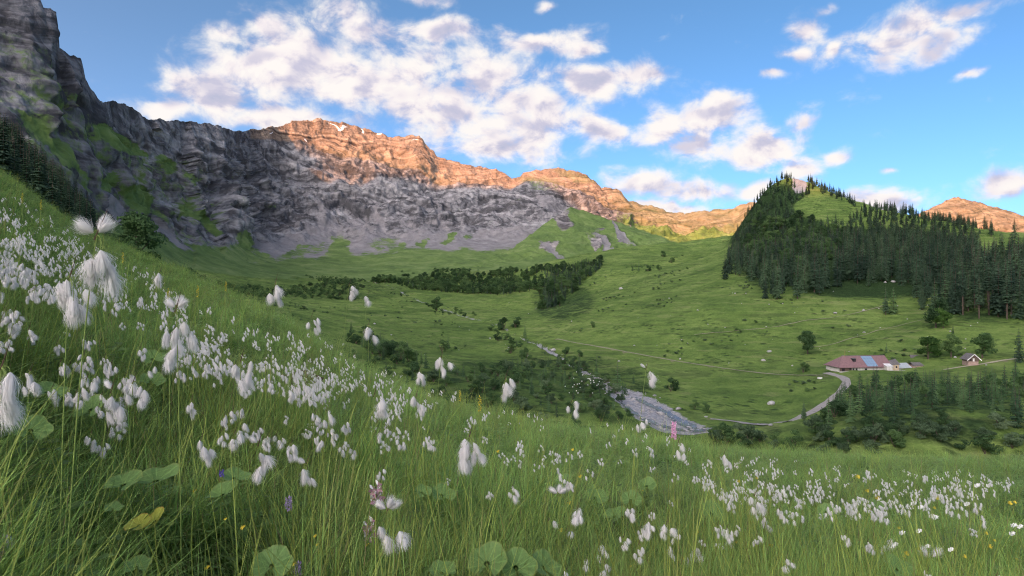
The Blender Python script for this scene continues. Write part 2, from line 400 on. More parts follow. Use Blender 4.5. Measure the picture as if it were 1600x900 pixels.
def m_rock(name, dark, light, strata_scale, red):
    m, t, b = mat(name); p = pos(t)
    at = t.add('ShaderNodeAttribute', attribute_name='mask'); sep = t.add('ShaderNodeSeparateColor', ins={0: at.outputs['Color']})
    grass, scree, snow = sep.outputs
    wx = t.add('ShaderNodeTexNoise', ins={'Vector': p, 'Scale': 0.004, 'Detail': 3.0})
    wv_ = t.vec('SCALE', t.vec('SUBTRACT', wx.outputs['Color'], (0.5, 0.5, 0.5)), 190.0)
    pp = t.vec('ADD', p, wv_)
    st = t.noise(t.vec('MULTIPLY', pp, (0.0028, 0.0028, strata_scale)), 1.0, 5, 0.6)
    cr = t.noise(t.vec('MULTIPLY', p, (0.040, 0.040, 0.009)), 1.0, 6, 0.62, 0.7)
    fn = t.noise(p, 0.06, 7, 0.72)
    vb = t.vec('MULTIPLY', t.vec('ADD', p, t.vec('SCALE', t.vec('SUBTRACT', t.add('ShaderNodeTexNoise', ins={'Vector': p, 'Scale': 0.02, 'Detail': 3.0}).outputs['Color'], (0.5, 0.5, 0.5)), 26.0)), (0.040, 0.040, 0.026))
    v1 = t.add('ShaderNodeTexVoronoi', ins={'Vector': vb, 'Scale': 1.0, 'Randomness': 1.0}); v2 = t.add('ShaderNodeTexVoronoi', ins={'Vector': vb, 'Scale': 2.7, 'Randomness': 1.0})
    blk = t.math('ADD', t.math('MULTIPLY', t.add('ShaderNodeSeparateColor', ins={0: v1.outputs['Color']}).outputs[0], 0.6), t.math('MULTIPLY', t.add('ShaderNodeSeparateColor', ins={0: v2.outputs['Color']}).outputs[0], 0.4))
    edge = t.math('ADD', v1.outputs['Distance'], t.math('MULTIPLY', v2.outputs['Distance'], 0.45))
    f = t.math('ADD', t.math('MULTIPLY', st, 1.15), t.math('ADD', t.math('MULTIPLY', cr, 0.6), t.math('MULTIPLY', fn, 0.35)))
    f = t.math('MULTIPLY', f, 0.4762)
    bn = t.noise(p, 0.0035, 3, 0.5)
    f = t.math('ADD', f, t.math('MULTIPLY', t.math('SUBTRACT', bn, 0.5), 0.10)); f = t.math('ADD', f, t.math('MULTIPLY', t.math('SUBTRACT', blk, 0.5), 0.06))
    f = t.math('SUBTRACT', f, t.math('MULTIPLY', t.maprange(edge, 0.62, 1.0), 0.07))
    mid = tuple(0.5 * (a + c) for a, c in zip(dark, light))
    rk = t.ramp(f, [(0.40, tuple(0.58 * q for q in dark)), (0.455, tuple(1.08 * q for q in dark)), (0.50, mid), (0.555, light), (0.62, tuple(min(1, 1.3 * q) for q in light))])
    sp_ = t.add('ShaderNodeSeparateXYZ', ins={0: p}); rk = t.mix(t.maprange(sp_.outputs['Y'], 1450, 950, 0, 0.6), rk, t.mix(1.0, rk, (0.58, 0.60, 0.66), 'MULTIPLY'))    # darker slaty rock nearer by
    sc = t.ramp(t.noise(t.vec('MULTIPLY', p, (0.03, 0.03, 0.008)), 1.0, 6, 0.7), [(0.3, (0.165, 0.16, 0.168)), (0.7, (0.285, 0.275, 0.285))])
    n2 = t.noise(p, 0.03, 5, 0.65)
    w2 = t.math('MULTIPLY', t.math('SUBTRACT', n2, 0.5), 1.3)
    col = t.mix(t.maprange(t.math('ADD', scree, w2), 0.35, 0.65), rk, sc)
    gr = t.ramp(t.noise(p, 0.022, 6, 0.7), [(0.3, (0.065, 0.11, 0.040)), (0.5, (0.125, 0.195, 0.060)), (0.7, (0.20, 0.26, 0.10))])
    gf = t.math('ADD', t.math('MULTIPLY', fn, 0.9), t.math('MULTIPLY', n2, 0.7))
    gf = t.math('SUBTRACT', gf, 0.8)
    col = t.mix(t.maprange(t.math('ADD', grass, gf), 0.34, 0.66), col, gr)
    sn = t.maprange(t.math('ADD', snow, t.math('MULTIPLY', t.math('SUBTRACT', fn, 0.5), 0.8)), 0.5, 0.62)
    col = t.mix(sn, col, (0.8, 0.8, 0.82))
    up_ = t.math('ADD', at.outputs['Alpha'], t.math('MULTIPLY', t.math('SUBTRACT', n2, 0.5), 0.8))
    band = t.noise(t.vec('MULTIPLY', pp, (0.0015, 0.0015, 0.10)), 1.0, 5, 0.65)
    tan_ = t.ramp(t.math('ADD', t.math('MULTIPLY', band, 0.7), t.math('MULTIPLY', cr, 0.3)), [(0.38, (0.08, 0.06, 0.052)), (0.45, (0.19, 0.145, 0.115)), (0.53, (0.27, 0.205, 0.16)), (0.64, (0.36, 0.29, 0.23))])  # tan upper rock; sunlit warmth is also put into this colour
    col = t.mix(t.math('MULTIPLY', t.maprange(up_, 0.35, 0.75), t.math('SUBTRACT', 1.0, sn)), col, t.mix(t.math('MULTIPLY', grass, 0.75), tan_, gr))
    if red > 0: col = t.mix(red, col, t.mix(1.0, col, (1.0, 0.72, 0.50), 'MULTIPLY'))
    t.put(b.inputs['Base Color'], col)
    hh = t.math('ADD', t.math('MULTIPLY', st, 16.0), t.math('ADD', t.math('MULTIPLY', cr, 10.0), t.math('SUBTRACT', t.math('MULTIPLY', fn, 5.0), t.math('MULTIPLY', edge, 9.0))))
    soft = t.math('SUBTRACT', 1.0, t.math('MULTIPLY', t.math('MAXIMUM', scree, grass), 0.8), clamp=True)
    bump(t, b, t.math('MULTIPLY', hh, soft), 0.6, 1.0); b.inputs['Roughness'].default_value = 0.95; b.inputs['Specular IOR Level'].default_value = 0.1
    return m

# ------------------------------------------------------------------ ground: one sheet to the horizon
def build_ground():
    az = np.unique(np.r_[np.arange(-44, 44.01, 0.22), np.arange(44, 180, 3.0), np.arange(-180, -44, 3.0), [180]])
    az = R(1) * az[:-1] if az[-1] == 180 and az[0] == -180 else R(1) * az
    rr = np.r_[0.0, np.geomspace(0.25, 2600, 520), [3500, 5000, 8000, 12000]]
    na, nr = len(az), len(rr)
    A, Rr = np.meshgrid(az, rr, indexing='ij')
    x = (np.sin(A) * Rr).ravel(); y = (np.cos(A) * Rr).ravel()
    xq = np.clip(x, -2600, 2600); yq = np.clip(y, -1500, 2700)
    z, dr, wr, dp = land(xq, yq, True)
    r = Rr.ravel()
    z = z + (-120 - z) * sstep(1500, 2600, r)
    V = np.c_[x, y, z]
    I = (np.arange(na)[:, None] * nr + np.arange(nr)[None, :])
    J = np.roll(I, -1, axis=0)
    q = np.stack([I[:, :-1], J[:, :-1], J[:, 1:], I[:, 1:]], -1).reshape(-1, 4)[:, ::-1]
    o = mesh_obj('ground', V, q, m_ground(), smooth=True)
    structure(o)
    gravel = (1 - sstep(0.75, 1.3, dr / np.maximum(wr, 0.5))) * (1 - 0.42 * sstep(330, 480, y))
    path = 1 - sstep(0.8, 2.6, dp)
    px = 800 + F * x / np.maximum(y, 1e-3); py = 450 - F * z / np.maximum(y, 1e-3)
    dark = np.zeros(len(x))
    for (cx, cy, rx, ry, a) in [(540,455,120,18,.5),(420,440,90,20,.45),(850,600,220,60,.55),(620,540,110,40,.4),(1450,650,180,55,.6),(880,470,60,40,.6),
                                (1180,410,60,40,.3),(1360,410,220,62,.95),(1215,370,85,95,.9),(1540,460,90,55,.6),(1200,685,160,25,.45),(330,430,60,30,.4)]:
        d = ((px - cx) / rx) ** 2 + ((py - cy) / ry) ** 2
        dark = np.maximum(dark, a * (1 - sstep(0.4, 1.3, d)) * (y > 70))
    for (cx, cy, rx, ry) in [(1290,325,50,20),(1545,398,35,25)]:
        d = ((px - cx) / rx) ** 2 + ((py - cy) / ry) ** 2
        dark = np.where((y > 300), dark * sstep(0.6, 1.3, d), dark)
    for (cx, cy, rx, ry) in [(1250,288,13,16)]:
        d = ((px + 8 * fbm(np.c_[x / 9, y / 9, z / 9], 3) - cx) / rx) ** 2 + ((py - cy) / ry) ** 2
        gravel = np.where(y > 600, np.maximum(gravel, 0.9 * (1 - sstep(0.5, 1.2, d))), gravel)
    # faint cattle track across the slope on the right
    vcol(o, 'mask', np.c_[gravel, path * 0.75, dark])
    return o
build_ground()

# ------------------------------------------------------------------ mountains: surfaces lofted from crest to foot, broken up by ridged noise
def pw(x, xp, fp): return np.interp(x, xp, fp)
def loft(name, cols, m, nu, nv, amp, masks, crest_amp=7.0, seed=0, patches=(), back=(350, 700), down=0.0):
    pxs = np.array([c[0] for c in cols], float)
    rows = len(cols[0][1])
    u = np.linspace(pxs[0], pxs[-1], nu)
    ctl_z = np.zeros((rows, nu)); ctl_y = np.zeros((rows, nu))
    for k in range(rows):
        py = np.interp(u, pxs, [c[1][k][0] for c in cols]); Y = np.interp(u, pxs, [c[1][k][1] for c in cols])
        if k > 0:
            w_ = max(3, nu // 40); ker = np.hanning(w_ + 2)[1:-1]; ker /= ker.sum()
            Y = np.convolve(np.pad(Y, w_, 'edge'), ker, 'same')[w_:-w_]
            py = np.convolve(np.pad(py, w_, 'edge'), ker, 'same')[w_:-w_]
        else:
            w_ = max(3, nu // 90); ker = np.hanning(w_ + 2)[1:-1]; ker /= ker.sum()
            Y = np.convolve(np.pad(Y, w_, 'edge'), ker, 'same')[w_:-w_]
        ctl_y[k] = Y; ctl_z[k] = (450 - py) / F * Y
    # crest to foot
    tv = np.linspace(0, rows - 1, nv) ** 1.0
    k0 = np.minimum(tv.astype(int), rows - 2); tt = (tv - k0)
    def catmull(C):
        ext = np.vstack([2 * C[0] - C[1], C, 2 * C[-1] - C[-2]])
        a, b_, c_, d_ = ext[k0], ext[k0 + 1], ext[k0 + 2], ext[k0 + 3]
        T = tt[:, None]
        return 0.5 * (2 * b_ + (-a + c_) * T + (2 * a - 5 * b_ + 4 * c_ - d_) * T * T + (-a + 3 * b_ - 3 * c_ + d_) * T ** 3)
    Yg = catmull(ctl_y); Zg = catmull(ctl_z)
    Xg = (u - 800)[None, :] / F * Yg
    P = np.stack([Xg, Yg, Zg], -1)
    du = np.gradient(P, axis=1); dv = np.gradient(P, axis=0)
    N = np.cross(dv, du); N /= np.linalg.norm(N, axis=-1)[..., None] + 1e-9
    s = np.where(N[..., 1] > 0, -1.0, 1.0)[..., None]; N = N * s
    fl = P.reshape(-1, 3)
    h = ridged(fl * np.array([1 / 170., 1 / 170., 1 / 340.]) + seed, 6, 0.52) - 1.0 + 0.55 * (ridged(fl / 46. + seed, 4) - 1.0) * 0.55
    h = h + 0.30 * (ridged(fl * np.array([1 / 58., 1 / 58., 1 / 230.]) + seed + 4, 4) - 1.0)
    warp = fbm(fl / 260. + seed, 3) * 60
    s_ = (fl[:, 2] + warp + 0.1 * fl[:, 0]) / 34.0
    terr = (s_ - np.floor(s_)); terr = sstep(0.15, 0.55, terr) - terr
    h = h.reshape(nv, nu); terr = terr.reshape(nv, nu)
    prow = tv / (rows - 1)
    env = np.clip(0.08 + prow[:, None] * np.interp(u, [400, 480, 900, 1000], [2.2, 1.25, 1.25, 1.8])[None, :], 0.08, 1) * (1 - 0.85 * sstep(0.56, 0.80, prow))[:, None]
    a = amp * (0.5 + 0.5 * np.clip(Yg / 1500, 0.4, 1.6))
    disp = (h * a * np.clip(0.45 + 0.55 * (Yg - 700) / 900, 0.45, 1.0) + terr * a * 0.26) * env
    N2 = N.copy(); N2[..., 2] *= 0.35
    P = P + N2 * disp[..., None]
    cz = crest_amp * (fbm(np.c_[u / 16., u * 0 + seed, u * 0], 5, 0.6)) * np.interp(u, pxs, [c[1][0][1] for c in cols]) / 2000
    P[..., 2] += cz[None, :] * (1 - sstep(0, 0.10, prow))[:, None]
    toe = P[-1].copy(); toe[:, 2] -= 90; toe[:, 1] += 30; P = np.concatenate([P, toe[None]], 0); prow = np.r_[prow, 1.0]
    # the far side
    top = P[0].copy()
    nb = 8; B = []
    for k in range(nb, 0, -1):
        f = k / nb; q = top.copy()
        q[:, 1] += back[0] * f; q[:, 0] *= (top[:, 1] + back[0] * f) / top[:, 1]
        q[:, 2] -= back[1] * f ** 1.2
        B.append(q)
    P = np.concatenate([np.array(B), P], 0)
    NV = P.shape[0]; V = P.reshape(-1, 3)
    I = (np.arange(NV)[:, None] * nu + np.arange(nu)[None, :])
    q = np.stack([I[:-1, :-1], I[1:, :-1], I[1:, 1:], I[:-1, 1:]], -1).reshape(-1, 4)
    o = mesh_obj(name, V, q, m, smooth=True)
    px = 800 + F * V[:, 0] / V[:, 1]; py = 450 - F * V[:, 2] / V[:, 1]
    row = np.r_[np.zeros(nb), prow].repeat(nu)
    wx = fbm(np.c_[px / 30, py / 22, px * 0 + seed], 4) * 12; wy = fbm(np.c_[px / 26, py / 26, px * 0 + 31 + seed], 4) * 9
    M = masks(px + wx, py + wy, row, V)
    for (cx, cy, rx, ry, ang, ch, val) in patches:
        ca, sa = math.cos(R(ang)), math.sin(R(ang))
        dx = px + wx - cx; dy = py + wy - cy
        d = np.sqrt(((dx * ca + dy * sa) / rx) ** 2 + ((-dx * sa + dy * ca) / ry) ** 2)
        mm = (1 - sstep(0.45, 1.25, d)) * abs(val)
        if val > 0: M[:, ch] = np.maximum(M[:, ch], mm)
        else: M[:, ch] *= 1 - mm
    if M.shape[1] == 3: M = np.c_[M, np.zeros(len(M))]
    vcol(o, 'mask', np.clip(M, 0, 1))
    structure(o)
    return o

WALL = [
 (-320,[(-260,760),(-120,690),(40,600),(190,520),(340,430)]),
 (-60,[(-70,880),(10,830),(130,740),(240,620),(370,500)]),
 (20,[(-30,910),(60,860),(170,770),(275,660),(385,540)]),
 (58,[(-6,925),(75,880),(185,790),(290,690),(395,570)]),
 (68,[(12,930),(85,880),(190,795),(300,700),(400,580)]),
 (88,[(18,940),(92,900),(200,810),(312,710),(405,600)]),
 (92,[(40,945),(100,905),(205,815),(315,715),(406,605)]),
 (91.5+1,[(74,950),(120,915),(212,825),(320,720),(408,610)]),
 (108,[(84,960),(132,925),(225,840),(332,735),(412,630)]),
 (128,[(93,980),(152,940),(240,860),(342,760),(416,650)]),
 (134,[(122,985),(170,945),(250,865),(346,765),(417,655)]),
 (150,[(152,1030),(200,995),(268,915),(354,795),(420,675)]),
 (160,[(160,1080),(208,1030),(275,940),(357,820),(421,690)]),
 (178,[(156,1180),(208,1110),(282,1000),(362,860),(425,715)]),
 (200,[(163,1260),(220,1180),(292,1060),(366,910),(428,745)]),
 (225,[(181,1350),(236,1260),(302,1120),(371,960),(431,780)]),
 (240,[(188,1400),(240,1300),(308,1160),(374,990),(433,800)]),
 (270,[(187,1500),(243,1400),(312,1250),(380,1070),(435,850)]),
 (300,[(190,1620),(246,1510),(318,1350),(386,1150),(437,900)]),
 (345,[(196,1760),(252,1660),(325,1480),(391,1250),(440,960)]),
 (378,[(207,1950),(260,1830),(332,1620),(396,1350),(442,1010)]),
 (392,[(202,2150),(258,2000),(330,1740),(396,1420),(443,1040)]),
 (430,[(198,2350),(255,2200),(322,1930),(392,1560),(443,1100)]),
 (448,[(194,2420),(252,2280),(318,2010),(390,1620),(443,1130)]),
 (466,[(189,2450),(248,2320),(314,2060),(388,1660),(443,1160)]),
 (500,[(187,2500),(242,2380),(310,2120),(384,1730),(442,1200)]),
 (560,[(196,2550),(247,2430),(314,2190),(380,1790),(440,1250)]),
 (585,[(206,2560),(252,2440),(316,2210),(379,1810),(439,1270)]),
 (605,[(213,2560),(256,2450),(318,2220),(378,1820),(438,1280)]),
 (655,[(211,2560),(258,2460),(318,2250),(375,1850),(435,1310)]),
 (663,[(222,2565),(265,2460),(320,2250),(375,1855),(434,1315)]),
 (684,[(247,2570),(284,2470),(326,2260),(376,1860),(433,1330)]),
 (720,[(256,2570),(290,2470),(330,2260),(376,1870),(431,1350)]),
 (785,[(267,2560),(298,2470),(334,2260),(375,1890),(427,1390)]),
 (800,[(281,2560),(305,2470),(336,2250),(375,1890),(426,1400)]),
 (818,[(270,2550),(298,2450),(332,2230),(374,1890),(425,1410)]),
 (850,[(264,2540),(294,2430),(330,2210),(372,1890),(423,1420)]),
 (880,[(262,2540),(294,2440),(332,2230),(372,1900),(420,1440)]),
 (912,[(272,2520),(301,2440),(338,2240),(374,1920),(418,1460)]),
 (940,[(291,2500),(314,2420),(345,2240),(376,1930),(416,1470)]),
 (968,[(297,2470),(321,2390),(350,2220),(379,1930),(414,1480)]),
 (982,[(312,2450),(331,2370),(355,2210),(381,1930),(413,1480)]),
 (1012,[(322,2420),(341,2340),(362,2190),(384,1920),(412,1480)]),
 (1058,[(334,2350),(351,2280),(369,2140),(387,1890),(410,1480)]),
 (1090,[(332,2280),(350,2210),(369,2090),(387,1860),(408,1470)]),
 (1130,[(328,2220),(348,2150),(368,2040),(386,1830),(407,1460)]),
 (1175,[(316,2160),(341,2100),(364,1990),(384,1800),(406,1450)]),
 (1300,[(330,2050),(350,2000),(370,1900),(388,1750),(408,1430)]),
]
def wall_mask(px, py, row, V):
    M = np.zeros((len(px), 3))
    right = sstep(915, 1010, px)
    M[:, 1] = sstep(0.60, 0.78, row + 0.0) * 0.95 * (1 - right)
    foot = 0.84 - 0.04 * right + 0.05 * fbm(np.c_[px / 45, py / 60, px * 0 + 3], 3)
    M[:, 0] = np.maximum(sstep(foot - 0.07, foot + 0.03, row), right * np.maximum(sstep(0.20, 0.5, row) * 0.78, 0.42))
    M[:, 0] = np.maximum(M[:, 0], 0.30 * sstep(1000, 1120, px) )
    lw = 1 - sstep(230, 420, px)
    M[:, 0] = np.maximum(M[:, 0], lw * sstep(0.50, 0.80, row) * 0.85)
    M[:, 1] *= 1 - lw * 0.6
    M = np.c_[M, (1 - sstep(0.0, 0.07, row - np.interp(px, [380, 470, 520, 680, 760, 830, 880, 960, 1175], [0.02, .10, .22, .26, .17, .10, .16, .34, .5]))) * sstep(375, 395, px)]  # alpha: tan rock, lower edge painted along the sunlit line
    M[:, 0] = np.maximum(M[:, 0], (0.42 * lw + 0.16 * (1 - lw)) * sstep(0.14, 0.3, row))
    M[:, 0] = np.maximum(M[:, 0], 0.22 * sstep(925, 1000, px))
    return M
G, SC, SN = 0, 1, 2
wall_p = [ # green ledges and gullies, pale scree and snow
 (70,215,75,13,48,G,.85),(110,250,60,10,50,G,.7),(175,215,42,14,28,G,.9),(215,235,30,9,30,G,.8),(262,258,26,13,48,G,.8),(300,275,24,10,40,G,.6),
 (170,285,16,20,0,G,.85),(215,310,34,22,55,G,.9),(250,340,40,10,42,G,.6),(320,345,60,13,46,G,.8),(290,330,22,12,40,G,.7),(385,380,18,24,-20,G,.9),(330,400,90,22,12,G,.85),
 (527,392,20,30,0,G,.95),(545,410,18,16,0,G,.7),(602,382,30,12,-10,G,.55),(658,377,9,9,0,G,.8),(706,368,9,10,0,G,.85),(700,378,14,5,0,G,.7),(620,392,22,7,-20,G,.7),
 (460,425,60,10,4,G,.7),(600,422,70,9,0,G,.75),(425,322,10,6,0,G,.5),(735,368,8,8,0,G,.6),
 (185,328,34,13,62,SC,.95),(180,325,30,12,62,G,-.9),(262,366,46,8,40,SC,.9),(262,366,46,8,40,G,-.9),(500,370,34,40,20,SC,.9),(560,360,40,30,-20,SC,.6),(440,385,46,16,-34,SC,.9),(520,350,70,9,62,SC,.7),(600,360,60,9,70,SC,.7),(690,350,55,8,75,SC,.6),(470,395,60,10,-18,G,.55),(570,405,60,10,8,G,.6),(660,405,60,8,4,G,.6),(400,400,60,14,16,G,.75),(760,375,90,20,-12,SC,.85),(880,330,60,12,28,SC,.85),(700,395,120,16,-4,SC,.9),(640,350,60,12,0,SC,.5),
 (850,290,45,12,10,G,.42),(905,275,50,6,12,G,.35),
 (530,197,24,1.7,6,SN,1.0),(600,212,10,1.6,4,SN,.9),(478,213,5,3,50,SN,.8),(430,208,6,1.3,-20,SN,.8),(645,216,12,1.5,-4,SN,.8),(568,207,5,1.6,5,SN,.8)]
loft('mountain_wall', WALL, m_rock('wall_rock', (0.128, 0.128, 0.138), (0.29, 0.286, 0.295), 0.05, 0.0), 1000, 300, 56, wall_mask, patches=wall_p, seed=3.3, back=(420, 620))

SPUR = [(735,[(416,1400),(417,1385),(420,1340),(424,1300)]),(770,[(400,1500),(405,1470),(413,1400),(423,1320)]),(805,[(386,1620),(395,1560),(407,1450),(422,1330)]),
 (850,[(350,1760),(378,1640),(400,1480),(421,1340)]),(893,[(323,1900),(362,1720),(392,1520),(420,1350)]),(925,[(334,1900),(364,1730),(392,1530),(419,1360)]),
 (960,[(346,1880),(368,1730),(392,1550),(418,1370)]),(1010,[(362,1820),(378,1700),(396,1540),(416,1370)]),(1060,[(380,1740),(389,1640),(400,1530),(414,1370)]),(1090,[(392,1600),(396,1560),(402,1500),(412,1370)])]
def spur_mask(px, py, row, V):
    M = np.zeros((len(px), 3)); M[:, 0] = 0.9; return M
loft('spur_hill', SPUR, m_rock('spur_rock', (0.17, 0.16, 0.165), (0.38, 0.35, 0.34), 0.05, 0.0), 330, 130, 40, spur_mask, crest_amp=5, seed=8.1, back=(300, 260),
     patches=[(880,345,14,16,0,G,-.9),(930,378,12,14,10,G,-.8),(860,385,18,8,-20,G,-.7),(950,385,7,34,-28,G,-.95),(950,385,7,34,-28,SC,.9),(965,362,30,4,55,SC,.8),(965,362,30,4,55,G,-.8),
              (868,395,30,6,38,SC,.8),(868,395,30,6,38,G,-.7),(985,380,30,4,40,SC,.7),(985,380,30,4,40,G,-.6)])
EAST = [(1380,[(395,2250),(400,2150),(410,2000),(430,1700)]),(1440,[(331,2300),(352,2200),(385,2000),(430,1700)]),(1470,[(317,2320),(345,2210),(382,2000),(430,1700)]),(1497,[(308,2330),(340,2210),(380,2000),(430,1700)]),
 (1522,[(315,2330),(345,2210),(382,2000),(430,1700)]),(1552,[(323,2320),(350,2200),(385,2000),(430,1700)]),(1575,[(329,2310),(354,2200),(387,2000),(430,1700)]),(1600,[(338,2300),(360,2200),(390,2000),(430,1700)]),(1680,[(352,2300),(370,2200),(395,2000),(430,1700)]),(1850,[(330,2300),(350,2200),(390,2000),(430,1700)])]
def east_mask(px, py, row, V):
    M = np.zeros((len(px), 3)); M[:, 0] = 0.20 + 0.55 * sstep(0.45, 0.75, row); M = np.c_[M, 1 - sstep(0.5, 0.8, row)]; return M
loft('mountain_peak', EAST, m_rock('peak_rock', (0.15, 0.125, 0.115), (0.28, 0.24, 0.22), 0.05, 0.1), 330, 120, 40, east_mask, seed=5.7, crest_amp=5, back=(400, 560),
     patches=[(1530,370,14,30,20,SC,.5)])

# unseen range added behind the camera, crest shaped to cast the valley's shadow edge
def build_range():
    n = Vector((SUN_D.y, -SUN_D.x, 0))
    L = 10000.0
    pts = [(330,170,1900),(400,205,2500),(470,232,2500),(560,268,2500),(640,290,2500),(720,292,2500),(790,289,2520),(815,277,2530),(850,276,2530),(885,296,2450),
           (930,336,2300),(1000,370,2150),(1060,388,2000),(1110,390,1950),(1160,372,1930)]
    cs = []
    for q in pts:
        X, Y, Z = P3(*q); cs.append((X * n.x + Y * n.y, Z + (X * SUN_D.x + Y * SUN_D.y + L) * TAN_EL))
    for q, dz in (((1237,281,945), 17), ((1300,310,860), 25), ((1440,372,2150), 0), ((1600,395,2100), 0)):
        X, Y, Z = P3(*q); cs.append((X * n.x + Y * n.y, Z + dz + (X * SUN_D.x + Y * SUN_D.y + L) * TAN_EL))
    cs.sort(); cc = np.array([c[0] for c in cs]); hh = np.array([c[1] for c in cs])
    cc = np.r_[-9000, -5000, cc, 1200, 2600, 9000]; hh = np.r_[900, hh[0] + 40, hh, hh[-1], hh[-1] + 60, 700]
    u = np.unique(np.r_[np.linspace(-9000, 9000, 240), np.linspace(-2600, 1300, 330)]); Hc = np.interp(u, cc, hh) + 7 * fbm(np.c_[u / 90., u * 0, u * 0], 4)
    prof = np.array([(-1800, 0.0), (-1200, 0.25), (-700, 0.55), (-300, 0.82), (0, 1.0), (400, 0.8), (1200, 0.35), (2000, 0.0)])
    vv = np.linspace(0, len(prof) - 1, 60); off = np.interp(vv, range(len(prof)), prof[:, 0]); fr = np.interp(vv, range(len(prof)), prof[:, 1])
    U, O = np.meshgrid(u, off); Fr = np.repeat(fr[:, None], len(u), 1)
    X = n.x * U + SUN_D.x * (-L - O); Yy = n.y * U + SUN_D.y * (-L - O); Z = -150 + (Hc[None, :] + 150) * Fr
    fl = np.c_[X.ravel(), Yy.ravel(), Z.ravel()]
    Z = Z + ((ridged(fl / 300., 5) - 1) * 90).reshape(Z.shape) * (1 - sstep(0.85, 0.99, Fr))
    V = np.c_[X.ravel(), Yy.ravel(), Z.ravel()]
    nu = len(u); NV = len(off); I = (np.arange(NV)[:, None] * nu + np.arange(nu)[None, :])
    q = np.stack([I[:-1, :-1], I[1:, :-1], I[1:, 1:], I[:-1, 1:]], -1).reshape(-1, 4)
    o = mesh_obj('shade_range', V, q, bpy.data.materials['wall_rock'], smooth=True)
    M = np.zeros((len(V), 3)); M[:, 0] = 0.75 * (1 - sstep(0.5, 0.8, Fr.ravel())); M = np.c_[M, M[:, 0] * 0]; vcol(o, 'mask', M)
    structure(o)
build_range()
# ------------------------------------------------------------------ roads, track and water
def ribbon(name, L, half, lift, m, ncross=7, zfun=None, jag=0.0):
    T = np.gradient(L, axis=0); T /= np.linalg.norm(T, axis=1)[:, None] + 1e-9
    Nn = np.c_[T[:, 1], -T[:, 0]]
    half = np.broadcast_to(half, (len(L),)).astype(float)
    if jag: half = half * (1 + jag * fbm(np.c_[L / 9.0, L[:, 0] * 0], 3))
    s = np.linspace(-1, 1, ncross)
    XY = L[:, None, :] + Nn[:, None, :] * (half[:, None] * s[None, :])[..., None]
    x = XY[..., 0].ravel(); y = XY[..., 1].ravel()
    z = (zfun or land)(x, y) + lift
    n = len(L); I = np.arange(n)[:, None] * ncross + np.arange(ncross)[None, :]
    q = np.stack([I[:-1, :-1], I[1:, :-1], I[1:, 1:], I[:-1, 1:]], -1).reshape(-1, 4)
    return structure(mesh_obj(name, np.c_[x, y, z], q, m, smooth=True))
def m_dirt(name, c1, c2):
    m, t, b = mat(name); p = pos(t)
    f = t.noise(p, 0.8, 6, 0.75)
    t.put(b.inputs['Base Color'], t.ramp(f, [(0.3, c1), (0.7, c2)])); bump(t, b, f, 0.6, 0.15)
    return m
M_ROAD = m_dirt('road_gravel', (0.25, 0.235, 0.22), (0.42, 0.39, 0.37))
M_TRACK = m_dirt('track_dirt', (0.17, 0.18, 0.10), (0.31, 0.29, 0.20))
ribbon('farm_road', ROAD, 1.75, 0.22, M_ROAD, jag=0.25)
ribbon('valley_track', LANE, 0.8, 0.28, M_TRACK, jag=0.5)
ribbon('hut_path', HUTP, 0.8, 0.22, m_dirt('path_dirt', (0.34, 0.31, 0.22), (0.5, 0.46, 0.34)), jag=0.4)
ribbon('slope_path', spline(path_pts([(1085, 524), (1140, 518), (1190, 514), (1230, 508), (1275, 498), (1330, 492), (1385, 478)]), 4), 0.4, 0.35, M_TRACK, jag=0.8)
ribbon('upper_path', spline(path_pts([(1255, 546), (1310, 536), (1360, 522), (1420, 505), (1470, 499)]), 4), 0.45, 0.35, M_TRACK, jag=0.8)

def m_water():
    m, t, b = mat('stream_water'); p = pos(t)
    n = t.noise(t.vec('MULTIPLY', p, (1.2, 0.5, 1)), 1.0, 5, 0.7)
    t.put(b.inputs['Base Color'], t.ramp(n, [(0.45, (0.035, 0.05, 0.075)), (0.60, (0.07, 0.09, 0.12)), (0.68, (0.45, 0.48, 0.52))]))
    b.inputs['Roughness'].default_value = 0.18; b.inputs['Specular IOR Level'].default_value = 0.5
    bump(t, b, n, 0.7, 0.2); return m
M_WATER = m_water()
W1 = spline(ymono([992, 1010, 1030, 1050, 1068, 1082, 1092], [268, 252, 240, 226, 214, 203, 192]), 2)
W2 = spline(ymono([975, 985, 1005, 1030, 1055, 1075], [242, 228, 216, 206, 200, 194]), 2)
ribbon('stream', W1, 2.1, 0.16, M_WATER, jag=0.6)
ribbon('side_stream', W2, 1.6, 0.16, M_WATER, jag=0.7)

def stone_mesh(name, m, seed, sub=2):
    bm = bmesh.new(); bmesh.ops.create_icosphere(bm, subdivisions=sub, radius=1.0)
    co = np.array([v.co for v in bm.verts])
    d = 1 + 0.28 * fbm(co * 1.1 + seed * 5.1, 3); co = co * d[:, None] * np.array([1.0, 0.8, 0.62])
    for v, c in zip(bm.verts, co): v.co = c
    me = bpy.data.meshes.new(name); bm.to_mesh(me); bm.free(); me.materials.append(m); return me
def m_stone():
    m, t, b = mat('pale_stone'); p = pos(t)
    n = t.noise(p, 1.6, 6, 0.7); r_ = t.add('ShaderNodeObjectInfo').outputs['Random']
    c = t.ramp(n, [(0.3, (0.20, 0.20, 0.21)), (0.7, (0.46, 0.45, 0.45))])
    t.put(b.inputs['Base Color'], t.mix(t.math('MULTIPLY', r_, 0.4), c, (0.6, 0.59, 0.58))); bump(t, b, n, 0.5, 0.3); return m
M_STONE = m_stone()
